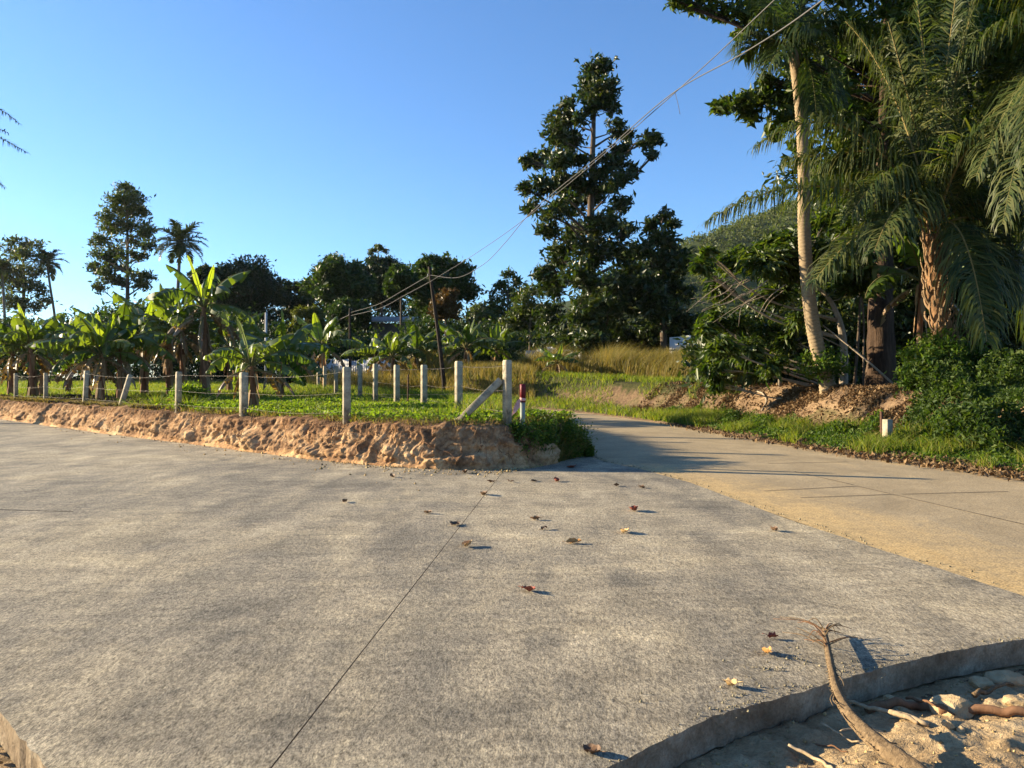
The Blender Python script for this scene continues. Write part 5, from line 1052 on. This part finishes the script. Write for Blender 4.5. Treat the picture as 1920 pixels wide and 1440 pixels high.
# palm frond stalk lying over the slab edge
pts = [(1545,1180,.045),(1552,1215,.055),(1561,1262,.062),(1572,1300,.065),(1596,1342,.06),(1642,1388,.05),(1702,1433,.04),(1800,1512,.01),(1900,1600,-.03)]
P = catmull([pz(x, y, z) for x, y, z in pts], 8); Rr = np.interp(np.linspace(0, 1, len(P)), np.linspace(0, 1, 9), [.013,.016,.019,.023,.031,.040,.046,.055,.085])
st = thing('palm_stalk', 'long dry palm frond stalk lying over the slab edge into the dirt', 'palm stalk', (*P[24][:2], -.1)); off_ = np.array([*P[24][:2], -.1])
obj('petiole', mesh('petiole', *[(q-off_ if i == 0 else q) for i, q in enumerate(keeled(P, Rr, 22, 4))], mat=M['stalk']), st)
for k in range(14):                                             # peeling fibres
    q = int(rr.uniform(14, 56)); sg = rr.choice((-1, 1)); sd = unit(np.cross(unit(P[q+1]-P[q]), [0, 0, 1]))*sg; a_ = P[q]+sd*Rr[q]*.9; e_ = P[min(q+int(rr.uniform(3, 8)), len(P)-1)]+sd*(Rr[q]*1.15+rr.uniform(.0, .03))+[0, 0, rr.uniform(-.01, .03)]
    P2 = catmull([a_, (a_+e_)/2+sd*rr.uniform(.0, .02), e_], 4)-off_; obj('fibre', mesh('fibre', *tube(P2, np.linspace(.0035, .0012, len(P2)), 4), mat=M['stalk']), st)
Tg = unit(np.gradient(P, axis=0)); thorn = MB()
for k in range(8, 44):
    for sg in (-1, 1):
        sd = unit(np.cross(Tg[k], [0, 0, 1]))*sg; a_ = P[k]+sd*Rr[k]*.92+Tg[k]*rr.uniform(-.01, .01); thorn.add(*tube([a_, a_+sd*rr.uniform(.006, .014)-Tg[k]*.006], [.0035, .0008], 4))
obj('thorn', thorn.mesh('thorn', M['stalk'], off=off_), st)['kind'] = 'stuff'
for k in range(22):                                             # dry leaflet remains at the tip
    q = int(rr.uniform(0, 9)); sg = rr.choice((-1, 1)); sd = unit(np.cross(Tg[q], [0, 0, 1]))*sg; L_ = rr.uniform(.06, .22) if k > 3 else rr.uniform(.25, .36)
    e_ = P[q]+sd*L_*.8-Tg[q]*L_*.4+[0, 0, rr.uniform(-.03, .06)]; m1 = (P[q]+e_)/2+[rr.uniform(-.02, .02), rr.uniform(-.02, .02), rr.uniform(0, .05)]; e_[2] = max(e_[2], .004)
    P2 = catmull([P[q], m1, e_], 5)-off_; obj('leaflet', mesh('leaflet', *tube(P2, np.linspace(.0045, .0015, len(P2)), 5), mat=M['root'] if k % 2 else M['stalk'], smooth=True), st)
# sticks
def stick(name, pts, r0, r1, mat, lab, grp='sticks in the dirt'):
    P = catmull([np.array([*pz(x, y, -.1)[:2], 0]) for x, y, h in pts], 6); hs = np.interp(np.linspace(0, 1, len(P)), np.linspace(0, 1, len(pts)), [h for _, _, h in pts])
    P[:, 2] = [dz(p[0], p[1])+h+r0*.7 for p, h in zip(P, hs)]
    o = obj(name, mesh(name, *tube(P, np.linspace(r0, r1, len(P)), 7, lump=.15), mat=mat, smooth=True)); return tag(o, lab, 'stick', grp)
stick('stick', [(1538,1292,.05),(1600,1315,.03),(1660,1335,.02),(1740,1365,.01)], .008, .012, M['twig'], 'long pale stick passing under the palm stalk')
stick('stick', [(1625,1322,0),(1680,1316,0),(1735,1314,0),(1765,1322,0)], .022, .02, M['root'], 'thick brown root-like stick in the slab shadow')
stick('stick', [(1668,1340,.02),(1700,1352,.01),(1722,1360,0)], .014, .009, M['twig'], 'short pale broken stick right of the stalk')
stick('stick', [(1478,1402,.01),(1510,1412,.03),(1550,1440,.01),(1565,1462,0)], .008, .007, M['twig'], 'pale bent stick at the bottom left of the stalk')
stick('stick', [(1540,1360,.03),(1570,1374,.03),(1612,1392,.01)], .005, .004, M['twig'], 'thin forked twig left of the stalk')
stick('stick', [(1575,1374,.03),(1600,1371,.03),(1625,1374,.01)], .004, .003, M['twig'], 'side shoot of twig touching the stalk')
stick('stick', [(1760,1330,.01),(1830,1338,.01),(1900,1352,.01),(1960,1362,0)], .024, .018, M['root'], 'brown dead root running out at the right edge')
stick('stick', [(1700,1300,.02),(1740,1322,.05),(1790,1345,.02)], .008, .005, M['root'], 'dark crossing twig left of the large tan stone')
stick('stick', [(1826,1300,.02),(1860,1286,.03),(1900,1272,.01)], .014, .007, M['stalk'], 'dry curled bark strip by the right edge stones')
stick('stick', [(1530,1383,.0),(1565,1400,.01),(1590,1412,0)], .004, .003, M['root'], 'dark thin twig under the forked twig')
# stones
import bmesh
def stone(x, y, r, lab, seed, flat=.7):
    p = pz(x, y, -.09); g = dz(p[0], p[1]); bm = bmesh.new(); bmesh.ops.create_icosphere(bm, subdivisions=3, radius=r); rs = np.random.default_rng(seed); pl = unit(rs.normal(size=(9, 3))); hs = rs.uniform(.55, .9, 9)*r
    for v in bm.verts:
        c = np.array(v.co); 
        for n_, h_ in zip(pl, hs):
            e = c@n_-h_
            if e > 0: c = c-n_*e*.9
        c = c*(1+.04*rs.normal()); v.co = c*[1.25, 1, flat]
    me = bpy.data.meshes.new('stone'); bm.to_mesh(me); bm.free(); me.materials.append(M['rock'])
    o = obj('stone', me, None, (p[0], p[1], g+r*flat*.45), (0, 0, rs.uniform(0, 6))); return tag(o, lab, 'stone', 'stones in the dirt')
stone(1788, 1325, .095, 'large tan stone lying on the sticks right of the stalk', 1)
stone(1888, 1260, .085, 'flat tan stone near the right edge by the slab', 2, .55)
stone(1838, 1268, .055, 'small shaded stone beside the flat tan stone', 3)
stone(1906, 1325, .05, 'small tan stone at the right edge of the photo', 4)
stone(1780, 1368, .028, 'pebble below the large tan stone', 5)
stone(1802, 1376, .022, 'smaller pebble below the large tan stone', 6)
stone(1668, 1303, .03, 'stone in the slab shadow behind the stalk', 7)
# crumbs of concrete and dirt
def crumbs(name, P, sz, mat, lab):
    n = len(P); base = np.array([[1,0,0],[-.5,.87,0],[-.5,-.87,0],[0,0,1.1],[.2,.1,-.6]]); R_ = (.35+rng.random((n, 1, 1))**3*2.0)*sz; a = rng.random(n)*6.28
    c_, s_ = np.cos(a), np.sin(a); B = base[None]*(1+.4*rng.normal(size=(n, 5, 3))); V = np.stack([B[..., 0]*c_[:, None]-B[..., 1]*s_[:, None], B[..., 0]*s_[:, None]+B[..., 1]*c_[:, None], B[..., 2]], -1)*R_+P[:, None]
    i = np.arange(n)[:, None]*5; T = np.concatenate([i+q for q in ([0,1,3],[1,2,3],[2,0,3],[1,0,4],[2,1,4],[0,2,4])], 1).reshape(-1, 3)
    stuff(obj(name, mesh(name, V.reshape(-1, 3), tris=T, mat=mat)), lab, 'debris')
def near_px(lst, n, sd, z=.004): 
    out = []
    for x, y, w in lst:
        q = pz(x, y, 0); out.append(q[None]+np.concatenate([rng.normal(size=(int(n*w), 2))*sd*np.array([1, .6]), np.full((int(n*w), 1), z)], 1))
    return np.vstack(out)
crumbs('concrete_crumbs', near_px([(1440,1250,.9),(1480,1235,1),(1420,1275,1),(1500,1215,.5),(1380,1300,.5),(1600,1255,.5),(1340,1330,.6),(1200,1315,.4)], 60, .10), .0042, M['crumb'], 'crumbs of concrete scattered beside the palm stalk')
t = rng.random(700); i_ = (t*(len(right_out)*.5)).astype(int); E = np.array(edge_near); u = rng.random(700)*(len(E)-1); k = u.astype(int); Pq = E[k]+(E[k+1]-E[k])*(u-k)[:, None]; nv = unit(np.stack([-(E[k+1]-E[k])[:, 1], (E[k+1]-E[k])[:, 0]], -1)); Pq = Pq+nv*np.abs(rng.normal(size=(700, 1)))*.03
crumbs('edge_crumbs', np.concatenate([Pq, np.full((700, 1), .002)], 1), .003, M['crumb'], 'grit along the front edge of the slab')
P = scatter(3800, -.6, 5, 1.6, 4.6, lambda x, y: ~in_poly(x, y, np.array(right_out))); crumbs('dirt_clods', np.concatenate([P, dirt_right(P[:, 0], P[:, 1])[:, None]+.001], 1), .0055, M['clod'], 'small clods and chips in the foreground dirt')
P = scatter(900, -3.2, -1.6, 1.8, 3.8, lambda x, y: x < -1.8-(y-2.99)*1.02-.02); crumbs('dirt_clods', np.concatenate([P, np.full((len(P), 1), -.125)], 1), .010, M['clod'], 'clods and chips beyond the left slab edge')
L_ = np.array(BANK[3:]); u = rng.random(1500)**.7*(len(L_)-1.01); k = u.astype(int); Pq = L_[k]+(L_[k+1]-L_[k])*(u-k)[:, None]-np.array([.3, .5])*(np.abs(rng.normal(size=(1500, 1)))**2*.45)
crumbs('bank_debris', np.concatenate([Pq, np.full((1500, 1), .003)], 1), .011, M['clod'], 'earth crumbs and concrete chips along the foot of the bank')
crumbs('bank_clods', np.concatenate([Pq[:260]*.985+np.array([-.02, .16]), np.full((260, 1), .004)], 1), .014, M['clod'], 'larger fallen clods of earth against the foot of the bank')
Rl = np.array(RLN); u = rng.random(900)*(len(Rl)-2)+.9; k = np.minimum(u.astype(int), len(Rl)-2); Pq = Rl[k]+(Rl[k+1]-Rl[k])*(u-k)[:, None]+np.array([1, 0])*(np.abs(rng.normal(size=(900, 1)))*.09+.01)
crumbs('road_grit', np.concatenate([Pq, np.full((900, 1), .002)], 1), .006, M['crumb'], 'grit along the seam between slab and sandy road')

# ------------------------------------------------------------------ thin evening haze
hm, hnt, hn, hl, hp = newmat('haze_air'); hn.remove(hp)
pv = hn.new('ShaderNodeVolumePrincipled'); pv.inputs['Color'].default_value = (.92, .95, 1.0, 1); pv.inputs['Density'].default_value = .00005; pv.inputs['Anisotropy'].default_value = .35
hl.new(pv.outputs[0], hn['Material Output'].inputs['Volume'])
V, Q = box(200, 360, 92, 1500, 1000, 196)
hz = stuff(obj('haze', mesh('haze', V, Q, mat=hm)), 'thin pale haze in the evening air', 'haze')
